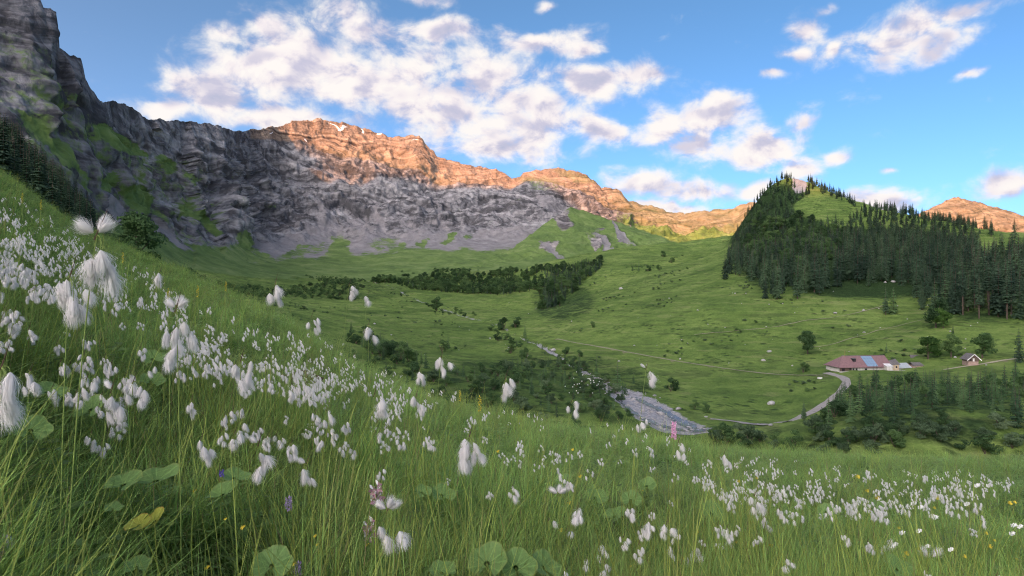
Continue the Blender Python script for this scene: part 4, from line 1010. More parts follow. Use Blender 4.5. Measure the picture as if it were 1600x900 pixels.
def build_trees():
    spr = []      # (position, height, kind, label, group)
    def add(P, hr, kinds, label, group, seed):
        g = np.random.RandomState(seed)
        for p in P: spr.append((p, g.uniform(*hr), kinds[g.randint(len(kinds))], label, group))
    # forest on the wooded knoll
    knoll = [(1130,436),(1140,395),(1150,365),(1165,335),(1185,305),(1205,275),(1240,272),(1275,282),(1300,295),(1345,325),(1420,330),(1500,345),(1535,362),(1525,395),(1520,440),(1540,455),(1540,490),(1500,500),(1460,495),(1435,480),(1425,455),(1385,445),(1300,455),(1240,460),(1195,462),(1180,440)]
    clear1 = [(1228,330),(1250,312),(1275,300),(1310,312),(1352,334),(1320,350),(1262,348)]
    g = np.random.RandomState(4)
    for p in sprinkle(knoll, (380, 1000), 8.6, [clear1, [(1240, 270), (1262, 276), (1262, 300), (1244, 304)]], 3):
        if g.rand() < (.30 if p[1] < 640 else .05): continue
        top = np.interp(p[1], [420, 560, 720, 900], [25, 21, 15, 11.5]); spr.append((p, top * g.uniform(.55, 1.2), 'spruce', '', 'spruces of the knoll forest'))
    add(sprinkle([(1520,345),(1560,380),(1575,395),(1560,375),(1540,350)], (500, 900), 12, (), 5), (14, 20), ['spruce'], 'dark spruce in the forest covering the wooded knoll', 'spruces of the knoll forest', 6)
    edge_r = [(1500,500),(1505,440),(1530,412),(1560,420),(1610,400),(1660,400),(1660,500),(1600,505),(1550,500)]
    add(sprinkle(edge_r, (300, 520), 9.0, (), 7), (22, 30), ['tallstem', 'spruce', 'tallstem'], 'tall spruce with bare lower trunk in the stand on the right', 'spruces in the right hand stand', 8)
    # forest behind the meadow on the left
    line = lambda px: np.interp(px, [-60, 0, 60, 100, 140, 170, 185], [120, 168, 222, 262, 305, 345, 380])
    g = np.random.RandomState(9)
    for p in sprinkle([(-70, -400), (182, -400), (182, 900), (-70, 900)], (190, 400), 5.6, (), 9):
        px = 800 + F * p[0] / p[1]; h = (450 - line(px) - g.uniform(-5, 44)) / F * p[1] - p[2]
        if 7 < h < 27: spr.append((p, h, 'spruce', '', 'spruces in the left hillside forest'))
    def seen(s):
        p, h = s[0], s[1]; px = 800 + F * p[0] / p[1]; top = 450 - F * (p[2] + h) / p[1]
        return -30 < px < 1630 and not (px < 260 and top > np.interp(px, [e[0] for e in EDGE], [e[1] for e in EDGE]) - 8)
    spr[:] = [s for s in spr if seen(s)]
    spr.sort(key=lambda s: -s[1] / s[0][1])
    for p, h, kind, lab, grp in spr[:270]:
        px = 800 + F * p[0] / p[1]; py = 450 - F * p[2] / p[1]
        if 'knoll' in grp: w1 = 'rocky left flank' if px < 1190 else 'lower front edge' if py > 425 else 'right shoulder' if px > 1430 else 'middle slope' if px > 1300 else 'slope under the summit'; lab = 'dark spruce in the knoll forest, on its ' + w1
        elif 'right hand' in grp: lab = ('bare stemmed tall spruce' if kind == 'tallstem' else 'full crowned tall spruce') + ' in the right edge stand, ' + ('front rows' if py > 470 else 'back rows')
        else: lab = 'dark spruce in the forest behind the left meadow slope, ' + ('near its lower right end' if px > 120 else 'in its middle' if px > 50 else 'at its upper left end')
        med = {'spruces of the knoll forest': 17.0, 'spruces in the left hillside forest': 16.0}.get(grp, 26.0)
        lab = ('tall ' if h > med * 1.18 else 'short ' if h < med * .82 else '') + lab.replace('tall ', '').replace('full crowned', 'full crowned')
        plant_tree(kind, p, h, lab, grp + (' tall' if lab.startswith('tall') else ' short' if lab.startswith('short') else '') + ': ' + lab.split(', ')[-1])
    rest = spr[270:]
    # the wood further up the valley: reads as one mass
    wood = [(582,441),(610,424),(640,410),(690,404),(720,410),(760,424),(810,424),(860,420),(940,408),(942,418),(915,440),(890,465),(868,487),(850,497),(842,488),(846,468),(835,455),(780,462),(700,458),(640,452),(600,447)]
    far = [(p, nrs.uniform(4, 13), 5 + nrs.randint(3) if nrs.rand() < .72 else nrs.randint(5)) for p in sprinkle(wood, (700, 1500), 9.5, (), 12) if pnoise(np.array([[p[0] / 45, p[1] / 45, 3.3]]))[0] > -.22]
    far += [(p, nrs.uniform(12, 19), nrs.randint(5)) for p in sprinkle([(850,425),(940,408),(940,420),(890,468),(852,490),(850,455)], (700, 1500), 15, (), 13)]
    far += [(p, nrs.uniform(3, 6), 8 + nrs.randint(3)) for p in sprinkle([(285,420),(330,445),(420,452),(540,440),(570,450),(560,470),(440,466),(330,462)], (400, 1250), 13, (), 14)]
    far += [(p, nrs.uniform(2.5, 5), 8 + nrs.randint(3)) for p in sprinkle([(470,430),(540,425),(575,440),(520,446)], (700, 1500), 12, (), 15)]
    far += [(p, nrs.uniform(7, 13), 5 + nrs.randint(3)) for p in sprinkle([(1160,400),(1185,340),(1260,345),(1330,370),(1300,410),(1220,430)], (450, 900), 13, (), 16)]
    far += [(p, h, nrs.randint(5)) for p, h, kind, *_ in rest]
    lib = [joined('far_spruce', q) for q in KINDS['spruce']] + [joined('far_broadleaf', q) for q in KINDS['broad']] + [joined('far_scrub', q) for q in KINDS['alder']]
    P = np.array([f[0] for f in far]); H = np.array([f[1] for f in far]); I = np.array([f[2] for f in far])
    rz = np.c_[np.zeros((len(P), 2)), nrs.rand(len(P)) * 6.28]
    wd = np.where((I >= 5), 1.25, 1.0)
    scatter('distant_wood', P, rz, H, I, lib, 'dense dark wood and scrub further up the valley', aniso=np.c_[H * wd, H * wd, H])
    g = np.random.RandomState(77); tus = []
    for poly, yl, st_ in (([(860, 495), (950, 420), (1050, 395), (1140, 420), (1200, 470), (1420, 450), (1600, 520), (1600, 560), (1290, 580), (1100, 570), (900, 530)], (300, 1300), 6.5), ([(330, 450), (560, 440), (700, 480), (760, 520), (700, 560), (560, 540), (420, 500)], (250, 1200), 7.5), ([(900, 545), (1290, 590), (1290, 620), (1150, 660), (1000, 600)], (200, 420), 5.5)):
        for p in sprinkle(poly, yl, st_, (), 78):
            q = pnoise(np.array([[p[0] / 38, p[1] / 38, 1.7]]))[0] + .6 * pnoise(np.array([[p[0] / 11, p[1] / 11, 4.7]]))[0]
            if q > .30 + .35 * g.rand(): tus.append((p, g.uniform(.35, 1.1) * (1 + p[1] / 900)))
    scatter('pasture_tussocks', np.array([t[0] for t in tus]), np.c_[np.zeros((len(tus), 2)), g.rand(len(tus)) * 6.28], np.ones(len(tus)), g.randint(0, 6, len(tus)), [joined('tussock', q) for q in KINDS['alder'] + KINDS['willow']], 'low dark tussocks and dwarf shrubs dotting the pasture', aniso=np.array([[t[1] * 1.7, t[1] * 1.7, t[1]] for t in tus]))
    print('tussocks', len(tus))
    print('trees: individual', min(270, len(spr)), 'far', len(far))
    # trees that stand by themselves: (px, py of the foot, height in px, kind, label)
    lone = [(1262,553,36,'broad','rounded dark tree alone on the pasture left of the farm'),(1385,551,17,'young','small dark conifer above the right end of the barn roof'),
     (1450,561,38,'bright','bright green leafy tree right of the farm buildings'),(1486,558,36,'broad','dull green leafy tree between bright tree and small hut'),(1535,560,40,'broad','narrow dark leafy tree just right of the small hut'),
     (1592,566,56,'spruce','large dark spruce at the right edge above the path'),(1489,521,14,'young','tiny conifer on the slope above the bright leafy tree'),(1256,657,32,'spruce','slender dark spruce beside the road bend by the stream'),
     (1272,675,30,'willow','light green rounded bush right of the slender roadside spruce'),(1290,664,22,'alder','dark bush between roadside bush and thicket'),(1462,512,46,'broad','leafy tree at the forest foot, taller of the pair'),(1474,513,30,'bright','leafy tree at the forest foot, shorter of the pair'),
     (1384,492,46,'spruce','spruce at the left tip of the forest tongue'),(1396,490,44,'young','spruce with lighter needles in the forest tongue, beside its left tip'),(1196,467,40,'spruce','leftmost spruce in front of the knoll forest'),(1214,468,52,'spruce','second spruce from the left in front of the knoll forest'),
     (1246,467,58,'spruce','tall spruce in front of the knoll forest, its foot on the grass'),(1280,460,50,'spruce','spruce ending the front row of the knoll forest'),(1230,590,0,'x',''),
     (1255,582,16,'alder','small round bush on the grass left of the white trough'),(1334,268,0,'x',''),
     (1036,402,10,'alder','upper small tree on the pasture below the saddle'),(1049,411,9,'alder','lower small tree on the pasture below the saddle'),(988,423,12,'young','dark small tree in the row on the hill brow, left end'),(998,423,17,'young','tallest small tree in the row on the hill brow'),
     (1012,424,9,'alder','low bush in the row on the hill brow, right end'),(1030,423,9,'alder','round bush by itself right of the hill brow row'),(955,424,7,'young','tiny conifer left of the hill brow row'),
     (806,512,16,'alder','round bush on the grass right of the upper river bed'),(786,516,20,'alder','bush at the bend of the upper river bed'),(820,527,20,'young','small conifer among bushes by the upper river'),(682,486,22,'broad','dark tree on the left bank of the upper river'),(926,512,10,'alder','dark bush on the pasture slope beyond the stream'),
     (700,545,24,'young','small conifer alone on the grass left of the river'),(690,549,18,'alder','dark bush at the foot of the small conifer'),(798,552,15,'alder','dark bush on the bank below the upper river'),(822,561,17,'alder','rounded bush above the stream thicket'),
     (965,612,52,'young','tallest young spruce by the stream gravel'),(932,590,38,'young','pointed young spruce left of the tallest streamside one'),(905,578,28,'young','small young spruce at the upper end of the stream thicket'),(990,600,20,'young','thin young spruce behind the gravel bank'),
     (1048,612,22,'alder','dark bush right of the gravel bank'),(1105,645,16,'alder','dark low bush on the bank left of the road'),(1085,640,14,'alder','low dark bush beside the gravel'),(1130,690,30,'alder','dark green bush at the meadow edge by the gravel'),(1172,694,28,'willow','grey green bush at the meadow edge, below the road'),(1240,700,26,'alder','dark bush in front of the slender roadside spruce'),
     (1585,372,34,'spruce','slim spruce on the skyline at the right edge')]
    pts = [(l[0], l[1]) for l in lone]; HP, ok = hits(pts, H=land, ymin=75)
    for (px, py, hp, kind, lab), p in zip(lone, HP):
        if kind == 'x': continue
        plant_tree(kind, p, hp * p[1] / F, lab)
    # broadleaf tree behind the meadow edge on the left
    Y = 150.0; x = at_px(212, Y); z = float(land(np.array([x]), np.array([Y]))[0]); h = (450 - 332) / F * Y - z
    plant_tree('broad', (x, Y, z), h, 'big leafy tree behind the left meadow edge below the dark forest', wide=1.0)
    # streamside thicket and the thicket on the right
    grp = []
    def thick(poly, yl, step, hr, kinds, label, group, seed):
        g = np.random.RandomState(seed)
        for p in sprinkle(poly, yl, step, (), seed): grp.append((p, g.uniform(*hr), kinds[g.randint(len(kinds))], label, group))
    st = [(545,560),(600,545),(640,560),(700,585),(790,572),(850,566),(890,556),(930,585),(975,608),(982,625),(990,650),(970,668),(900,672),(760,650),(700,630),(600,605)]
    thick(st, (180, 420), 7.6, (2.2, 5.8), ['alder', 'young', 'young', 'alder', 'willow'], 'dark shrub of the stream thicket', 'streamside thicket', 31)
    thick([(540,520),(565,520),(640,550),(640,575),(560,560)], (250, 450), 9, (4, 8), ['alder', 'young'], 'dark shrub of the stream thicket', 'streamside thicket', 31)
    thick([(1295,640),(1320,612),(1345,604),(1420,596),(1500,604),(1640,590),(1640,672),(1420,672),(1290,680)], (140, 275), 5.4, (3.6, 8.6), ['young', 'young', 'young', 'alder', 'young'], 'young dark conifer or shrub in the thicket below the farm', 'thicket below the farm', 32)
    thick([(1255,705),(1270,678),(1350,672),(1640,668),(1640,712),(1400,716)], (110, 190), 4.2, (2.2, 4.2), ['willow', 'alder', 'willow'], 'pale willow shrub at the front edge of the farm thicket', 'shrubs at the front of the right thicket', 33)
    thick([(1100,700),(1115,676),(1200,676),(1290,690),(1290,712)], (120, 210), 6, (2.0, 3.6), ['willow', 'alder'], 'low shrub at the meadow edge below the farm road', 'low shrubs below the road', 34)
    thick([(765,515),(800,530),(880,545),(920,560),(860,556),(800,545),(760,525)], (350, 650), 12, (2.5, 5.5), ['alder', 'young'], 'bush beside the upper river bed', 'bushes along the upper river', 35)
    thick([(640,472),(700,480),(790,505),(700,492)], (600, 1000), 22, (3, 6), ['alder'], 'bush beside the upper river bed', 'bushes along the upper river', 35)
    print('shrubs', len(grp))
    for p, h, kind, lab, g_ in grp:
        lab2 = lab
        if kind == 'alder' and 'conifer or shrub' in lab: lab2 = 'dark leafy shrub in the thicket below the farm'
        elif 'conifer or shrub' in lab: lab2 = 'young dark conifer in the thicket below the farm'
        if kind == 'alder' and 'willow' in lab: lab2 = 'dark green shrub at the front edge of the farm thicket'
        if kind == 'young' and 'stream thicket' in lab: lab2 = 'young spruce of the stream thicket'
        if kind == 'young' and 'upper river' in lab: lab2 = 'small conifer beside the upper river bed'
        if kind == 'willow' and 'low shrub at the meadow' in lab: lab2 = 'grey green low shrub at the meadow edge below the farm road'
        elif 'low shrub at the meadow' in lab: lab2 = 'dark green low shrub at the meadow edge below the farm road'
        px = 800 + F * p[0] / p[1]; Yd = p[1]
        if 'stream thicket' in lab2: w1 = ('right end beside the gravel' if px > 900 else 'middle part' if px > 720 else 'left part behind the white drift') + (', far side' if Yd > 290 else ', near side'); lab2 += ', ' + w1
        elif 'below the farm' in lab2 and 'road' not in lab2: w1 = ('left end' if px < 1370 else 'middle' if px < 1490 else 'right end') + (', back row' if Yd > 215 else ', middle row' if Yd > 165 else ''); lab2 += ', ' + w1
        elif 'farm road' in lab2: w1 = 'left half' if px < 1195 else 'right half'; lab2 += ', ' + w1
        else: w1 = ''
        if kind == 'willow' and 'stream thicket' in lab2: lab2 = lab2.replace('dark shrub', 'grey green willow')
        if h > 5.8 and 'tall' not in lab2: lab2 = 'tall ' + lab2; w1 += ' tall'
        if kind != 'young' or True: g_ = g_ + ' ' + w1
        if 'below the farm' in lab and 'road' not in lab: h *= .62 if kind == 'alder' else 1.12
        if 'stream thicket' in lab: h *= .75 if kind in ('alder', 'willow') else 1.15
        plant_tree(kind, p, h, lab2, g_ + (' (%s)' % NAMES[kind][0].replace('_', ' ')), wide=1.15 if kind in ('alder', 'willow') else 1.0)
build_trees()
# ------------------------------------------------------------------ the flowering meadow in front
def m_blade(name, base, tip, dry=0.12, transl=0.42):
    m, t, b = mat(name)
    at = t.add('ShaderNodeAttribute', attribute_name='tip'); sep = t.add('ShaderNodeSeparateColor', ins={0: at.outputs['Color']})
    h, v = sep.outputs[0], sep.outputs[1]
    oi = t.add('ShaderNodeObjectInfo'); r_ = oi.outputs['Random']
    big = t.noise(oi.outputs['Location'], 0.55, 3, 0.6)
    c = t.mix(h, base, tip)
    c = t.mix(t.maprange(t.math('ADD', t.math('MULTIPLY', v, 0.6), t.math('MULTIPLY', r_, 0.5)), 0.62, 1.0, 0, 0.75), c, (0.24, 0.27, 0.055))
    c = t.mix(t.maprange(v, 1 - dry, 1.0, 0, 1), c, (0.30, 0.24, 0.12))
    hs = t.add('ShaderNodeHueSaturation', ins={'Hue': t.math('ADD', 0.485, t.math('MULTIPLY', big, 0.03)), 'Saturation': 1.0, 'Value': t.maprange(t.math('ADD', t.math('MULTIPLY', big, 0.6), t.math('MULTIPLY', r_, 0.4)), 0.25, 0.75, 0.62, 1.35), 'Color': c})
    c = hs.outputs[0]
    t.put(b.inputs['Base Color'], c); b.inputs['Roughness'].default_value = 0.5; b.inputs['Specular IOR Level'].default_value = 0.3
    tr = t.add('ShaderNodeBsdfTranslucent', ins={'Color': c}); ms = t.add('ShaderNodeMixShader', ins={0: transl, 1: b.outputs[0], 2: tr.outputs[0]})
    t.put(m.node_tree.nodes['Material Output'].inputs['Surface'], ms.outputs[0]); return m
M_GRASS = m_blade('grass_blades', (0.125, 0.235, 0.055), (0.32, 0.52, 0.13))
M_FINE = m_blade('fine_grass', (0.135, 0.235, 0.065), (0.34, 0.51, 0.16), 0.2)
M_STALK = m_blade('flower_stalks', (0.22, 0.32, 0.06), (0.40, 0.48, 0.10), 0.22)
M_HERB = m_blade('herb_leaves', (0.13, 0.22, 0.06), (0.24, 0.37, 0.11), 0.03)

def blades(seed, n, spread, hmin, hmax, wid, bend, m, segs=4, name='grass_tuft'):
    g = np.random.RandomState(seed); V = []; Fc = []; T = []
    for k in range(n):
        a = g.rand() * 6.28; r_ = spread * math.sqrt(g.rand()); bx, by = r_ * math.cos(a), r_ * math.sin(a)
        h = g.uniform(hmin, hmax); la = a + g.normal() * 0.9; ln = h * bend * g.uniform(0.3, 1.4); wd = wid * g.uniform(0.7, 1.3); v = g.rand()
        fx, fy = math.cos(la), math.sin(la); sx, sy = -fy, fx; pv = None
        for j in range(segs):
            t = j / (segs - 1); c = len(V); zz = h * (t - 0.30 * bend * t * t * g.uniform(.6, 1.2)); q = ln * t * t
            x, y = bx + fx * q, by + fy * q; w2 = wd * (1 - 0.55 * t)
            if j == segs - 1: V.append((x, y, zz)); T.append((t, v, 0)); Fc.append((pv, pv + 1, c))
            else:
                V += [(x - sx * w2, y - sy * w2, zz - 0.02 * (j == 0)), (x + sx * w2, y + sy * w2, zz - 0.02 * (j == 0))]; T += [(t, v, 0), (t, v, 0)]
                if pv is not None: Fc += [(pv, pv + 1, c + 1), (pv, c + 1, c)]
                pv = c
    o = mesh_obj(name, V, np.array(Fc), m, link=False); vcol(o, 'tip', np.array(T)); return o.data
def herb(seed, n, spread, h, ls, name='herb_clump'):
    g = np.random.RandomState(seed); V = []; Fc = []; T = []
    for k in range(n):
        a = g.rand() * 6.28; r_ = spread * math.sqrt(g.rand()); x, y, z = r_ * math.cos(a), r_ * math.sin(a), h * g.uniform(.3, 1)
        d = np.array([math.cos(a + g.normal()), math.sin(a + g.normal()), g.uniform(-.3, .5)]); d /= np.linalg.norm(d); s = np.cross(d, [0, 0, 1]); s /= np.linalg.norm(s); up_ = np.cross(s, d)
        L = ls * g.uniform(.6, 1.3); w_ = L * g.uniform(.22, .4); v = g.rand() * 0.8; c = len(V); p = np.array([x, y, z])
        V += [p, p + d * L * .4 + s * w_ + up_ * L * .08, p + d * L * .4, p + d * L * .4 - s * w_ + up_ * L * .08, p + d * L - up_ * L * .1]; T += [(.3, v, 0), (.7, v, 0), (.5, v, 0), (.7, v, 0), (1, v, 0)]
        Fc += [(c, c + 2, c + 1), (c, c + 3, c + 2), (c + 1, c + 2, c + 4), (c + 2, c + 3, c + 4)]
    o = mesh_obj(name, V, np.array(Fc), M_HERB, link=False); vcol(o, 'tip', np.array(T)); return o.data
def head_spot(px, py, hgt):
    Y = np.geomspace(.35, 70, 900); x = (px - 800) / F * Y; d = land(x, Y) + hgt - (450 - py) / F * Y
    k = np.argmax(d > 0) if (d > 0).any() else len(Y) - 1
    return x[k], Y[k]
BIGL = [(192,758,58,0,'round green leaf left of the largest round leaf'),(242,752,72,0,'largest round green leaf in the lower left grass'),(346,774,60,0,'round green leaf under the fanned cottongrass'),(216,820,42,1,'yellowing leaf with brown edge, left of a pair'),(240,816,46,1,'yellowing leaf, right of a pair'),
 (424,886,64,0,'round green leaf at the bottom edge left of centre'),(213,886,42,0,'small round leaf at the bottom edge, far left'),(760,880,66,0,'round leaf of the bottom cluster, left'),(806,886,62,0,'round leaf of the bottom cluster, right'),(690,896,44,0,'small leaf cut by the bottom edge in the middle'),
 (690,774,42,0,'leaf in the grass under the ragged cottongrass'),(48,672,54,0,'broad leaf in the shade at the left edge'),(74,612,52,0,'broad leaf under the six tufted cottongrass'),(140,640,50,0,'leaf left of the bushy combed cottongrass'),(236,596,40,0,'leaf behind the slender cottongrass'),(238,562,36,0,'leaf under the thick cottongrass head'),
 (1112,802,44,0,'round leaf in the grass left of the pinkish cottongrass'),(130,892,44,0,'dark leaf at the bottom left'),(366,748,46,0,'leaf half hidden behind the one under the fanned cottongrass'),(176,796,28,0,'small leaf below the left round leaf'),(960,806,40,0,'leaf of the middle right patch, lower'),(930,778,38,0,'leaf of the middle right patch, upper left'),
 (985,782,36,0,'leaf of the middle right patch, upper right'),(1010,760,32,0,'leaf at the back of the middle right patch'),(880,752,30,0,'leaf at the left end of the middle right patch'),(850,886,58,0,'broad leaf at the bottom edge under the hanging tufts'),(1402,890,50,0,'leaf at the bottom edge on the right'),(660,770,28,0,'small pale leaf beside the leaf under the ragged cottongrass'),
 (1290,800,30,0,'round leaf below the right hand drift'),(1370,795,34,0,'round leaf at the lower right of the drift')]
LEAF_H = .24
LEAF_SPOTS = []
for px, py, w_, yel, lab in BIGL:
    x, Y = head_spot(px, py, LEAF_H); LEAF_SPOTS.append((x, Y, min(.20, w_ * Y / F * .95)))
def build_grass():
    lib = [blades(1, 34, .10, .16, .36, .0017, .55, M_GRASS), blades(2, 34, .12, .14, .30, .0019, .8, M_GRASS), blades(3, 40, .11, .10, .24, .0012, 1.0, M_FINE, 4), blades(4, 26, .08, .22, .42, .0014, .35, M_GRASS),
           blades(5, 30, .13, .08, .20, .0022, .9, M_GRASS), blades(6, 7, .10, .34, .58, .0013, .3, M_STALK), blades(7, 46, .14, .10, .22, .0010, 1.2, M_FINE, 4), herb(8, 26, .14, .12, .045), herb(9, 30, .16, .16, .03)]
    prob = np.array([.12, .12, .14, .08, .13, .11, .10, .11, .09]); prob /= prob.sum()
    P = []; Sc = []; Ix = []
    g = np.random.RandomState(3)
    n = 24000
    r = np.exp(g.uniform(math.log(0.38), math.log(85.0), n)); az = g.uniform(R(-56), R(56), n)
    x = np.sin(az) * r; y = np.cos(az) * r
    # keep the part in front of the brow
    c = np.interp(az, _g, _cg); D = np.sqrt(CAM_H / np.maximum(c, 1e-7)); keep = (r < D * 1.6)
    # crowd more where the ground is close
    extra = 9000; r2 = g.uniform(0.5, 3.4, extra) ** 1.0; az2 = g.uniform(R(-56), R(56), extra); k2 = g.rand(extra) < 0.8
    x = np.r_[x[keep], (np.sin(az2) * r2)[k2]]; y = np.r_[y[keep], (np.cos(az2) * r2)[k2]]; r = np.hypot(x, y)
    ix = g.choice(len(lib), len(x), p=prob)
    rs = np.interp(r, [0, 1.2, 4, 12, 30, 85], [0.75, 0.95, 1.15, 1.6, 2.4, 3.6])
    hs = np.interp(r, [0, 0.5, 1.2, 6, 20, 85], [0.35, 0.5, 0.95, 1.05, 1.15, 1.3])
    gap = np.ones(len(x), bool)
    for lx, ly, lw in LEAF_SPOTS:
        rl = math.hypot(lx, ly); ux, uy = lx / rl, ly / rl; al = x * ux + y * uy - rl; ac = np.abs(-x * uy + y * ux)
        gap &= ~((al > -.42) & (al < lw * .5) & (ac < lw * .62 + .04)) | (g.rand(len(x)) < .12)
    x, y, r, ix, rs, hs = x[gap], y[gap], r[gap], ix[gap], rs[gap], hs[gap]
    z = land(x, y)
    patch = 0.85 + 0.5 * fbm(np.c_[x / 2.2, y / 2.2, x * 0], 3)
    s = g.uniform(.75, 1.2, len(x))
    sz = np.c_[rs * s, rs * s, hs * s * np.clip(patch, .55, 1.3)]
    rot = np.c_[g.normal(size=len(x)) * .08, g.normal(size=len(x)) * .08 + .05, g.rand(len(x)) * 6.28]
    scatter('meadow_grass', np.c_[x, y, z], rot, s, ix, lib, 'tall green grass and herbs covering the meadow slope', aniso=sz)
    print('tufts', len(x))
build_grass()

# cottongrass ---------------------------------------------------------
def m_cotton():
    m, t, b = mat('white_cotton'); r_ = t.add('ShaderNodeObjectInfo').outputs['Random']
    c = t.mix(r_, (0.93, 0.91, 0.885), (0.91, 0.90, 0.90)); t.put(b.inputs['Base Color'], c); b.inputs['Roughness'].default_value = 0.9
    tr = t.add('ShaderNodeBsdfTranslucent', ins={'Color': (0.85, 0.84, 0.84, 1)}); ms = t.add('ShaderNodeMixShader', ins={0: 0.4, 1: b.outputs[0], 2: tr.outputs[0]})
    t.put(m.node_tree.nodes['Material Output'].inputs['Surface'], ms.outputs[0]); return m
M_COTTON = m_cotton(); M_STEM = m_plain('green_stem', (0.20, 0.28, 0.07), 0.6, 0.2, 9); M_BRACT = m_plain('brown_bract', (0.10, 0.065, 0.045), 0.7, 0.4, 60)
def tuft_mesh(seed, fibres=320, fat=0.26, flare=1.0, core=(9, 7), wid=0.0075):
    """unit long cotton tuft hanging along -z from the origin: a soft teardrop of fine bristles"""
    g = np.random.RandomState(seed); V = []; Fc = []
    nu, nv = core
    prof = [(0, .03), (.08, .28), (.22, .60), (.42, .86), (.60, .92), (.75, .80), (.86, .5), (.90, 0.05)]
    vs = np.linspace(0, .90, nv); rs = np.interp(vs, [p[0] for p in prof], [p[1] for p in prof]) * fat * .5
    for j in range(nv):
        for i in range(nu): a = 6.283 * i / nu; k = rs[j] * (1 + .2 * g.normal()); V.append((k * math.cos(a), k * math.sin(a), -vs[j]))
    for j in range(nv - 1):
        for i in range(nu): i2 = (i + 1) % nu; a, b_, c, d = j * nu + i, j * nu + i2, (j + 1) * nu + i2, (j + 1) * nu + i; Fc += [(a, b_, c), (a, c, d)]
    for k in range(fibres):
        a = g.rand() * 6.28; L = g.uniform(.55, 1.18); sp = (g.uniform(.35, 1.1) + (g.rand() < .12) * g.uniform(.2, .7)) * flare; fx, fy = math.cos(a), math.sin(a); sx, sy = -fy, fx; pv = None
        for j in range(4):
            t = j / 3; rr = fat * sp * (0.02, .72, 1.12, 1.0 + .35 * (flare - .6))[j] * (1 + .2 * g.normal()); w2 = wid * (0.5, 1, .8, .1)[j]; c = len(V)
            if j == 3: V.append((fx * rr, fy * rr, -L)); Fc.append((pv, pv + 1, c))
            else:
                V += [(fx * rr - sx * w2, fy * rr - sy * w2, -L * t), (fx * rr + sx * w2, fy * rr + sy * w2, -L * t)]
                if pv is not None: Fc += [(pv, pv + 1, c + 1), (pv, c + 1, c)]
                pv = c
    return mesh_obj('tuft', V, np.array(Fc), M_COTTON, link=False).data
TUFTS = [tuft_mesh(1, fat=.22), tuft_mesh(2, fat=.25), tuft_mesh(3, fat=.20, flare=.9), tuft_mesh(4, fat=.24, flare=1.25), tuft_mesh(5, 200, .25, 1.5, wid=.010)]
MIDT = [tuft_mesh(11, 44, .25, 1.1, (7, 6), .018), tuft_mesh(12, 44, .23, 1.35, (7, 6), .018)]
def tube(V, Fc, pts, r0, r1, n=5):
    pts = np.asarray(pts, float); base = len(V); m_ = len(pts)
    for j in range(m_):
        d = pts[min(j + 1, m_ - 1)] - pts[max(j - 1, 0)]; d /= np.linalg.norm(d) + 1e-9
        a = np.cross(d, [0.3, 1, 0.2]); a /= np.linalg.norm(a); b_ = np.cross(d, a); r_ = r0 + (r1 - r0) * j / (m_ - 1)
        for i in range(n): t = 6.283 * i / n; V.append(pts[j] + r_ * (a * math.cos(t) + b_ * math.sin(t)))
    for j in range(m_ - 1):
        for i in range(n): i2 = (i + 1) % n; a, b_ = base + j * n + i, base + j * n + i2; Fc += [(a, b_, b_ + n), (a, b_ + n, a + n)]
def bez(p0, p1, p2, n=9):
    t = np.linspace(0, 1, n)[:, None]; return (1 - t) ** 2 * np.array(p0) + 2 * t * (1 - t) * np.array(p1) + t * t * np.array(p2)
def cotton_plan(g, H, cl, n, lean, up=0):
    """stem curve and tuft placements of one plant: local metres, root at the origin, top at (lean, 0, H)"""
    top = np.array([lean, g.normal() * .01, H]); stem = bez((0, 0, -.03), (lean * .25, 0, H * .62), top, 10); T = []
    for k in range(n):
        f = (k + .5 * g.rand()) / n
        if k < up: d = np.array([(-.75, .9, .35, .1)[k % 4] + .1 * g.normal(), g.normal() * .25, (.55, .6, .9, .3)[k % 4]]); at_ = top + d * cl * .05
        else:
            d = np.array([g.uniform(-.15, .55), g.normal() * .28, -1.0]); at_ = top + np.array([g.uniform(-.22, .30) * cl, g.uniform(-.16, .16) * cl, -cl * (0.02 + .60 * f)])
        L = cl * g.uniform(.34, .46) if n > 3 else cl * g.uniform(.45, .58)
        if k < up and n > 4: L *= .72
        T.append((at_, d / np.linalg.norm(d), L))
    return top, stem, T
def rot_to(d): return Vector((0, 0, -1)).rotation_difference(Vector(d))
def make_cottongrass(base, H, cl, n, lean, label, seed, up=0, group=None):
    g = np.random.RandomState(seed); top, stem, T = cotton_plan(g, H, cl, n, lean, up)
    o = empty('cottongrass', base); tag(o, label, 'cottongrass', group)
    V = []; Fc = []; sr = max(.0009, .014 * cl); tube(V, Fc, stem, sr, sr * .7)
    for at_, d, L in T: tube(V, Fc, bez(top, (top + at_) / 2 + np.array([.06 * cl, 0, .10 * cl]), at_ + d * L * .05, 6), sr * .55, sr * .4, 4)
    mesh_obj('stem', V, np.array(Fc), M_STEM, o)
    for at_, d, L in T:
        t = bpy.data.objects.new('tuft', TUFTS[g.randint(5 if (cl > .05 and d[2] < 0) else 4)]); COL.objects.link(t); t.parent = o
        t.location = at_; t.rotation_mode = 'QUATERNION'; t.rotation_quaternion = rot_to(d); t.scale = (L * g.uniform(.85, 1.15), L * g.uniform(.85, 1.15), L)
    V = []; Fc = []; bd = np.array([.25 + .2 * g.rand(), 0, 1.0]); tube(V, Fc, [top - bd * cl * .08, top + bd * cl * .06, top + bd * cl * .22, top + bd * cl * .40], sr * 1.3, sr * .15, 5)
    mesh_obj('bract', V, np.array(Fc), M_BRACT, o)
    return o
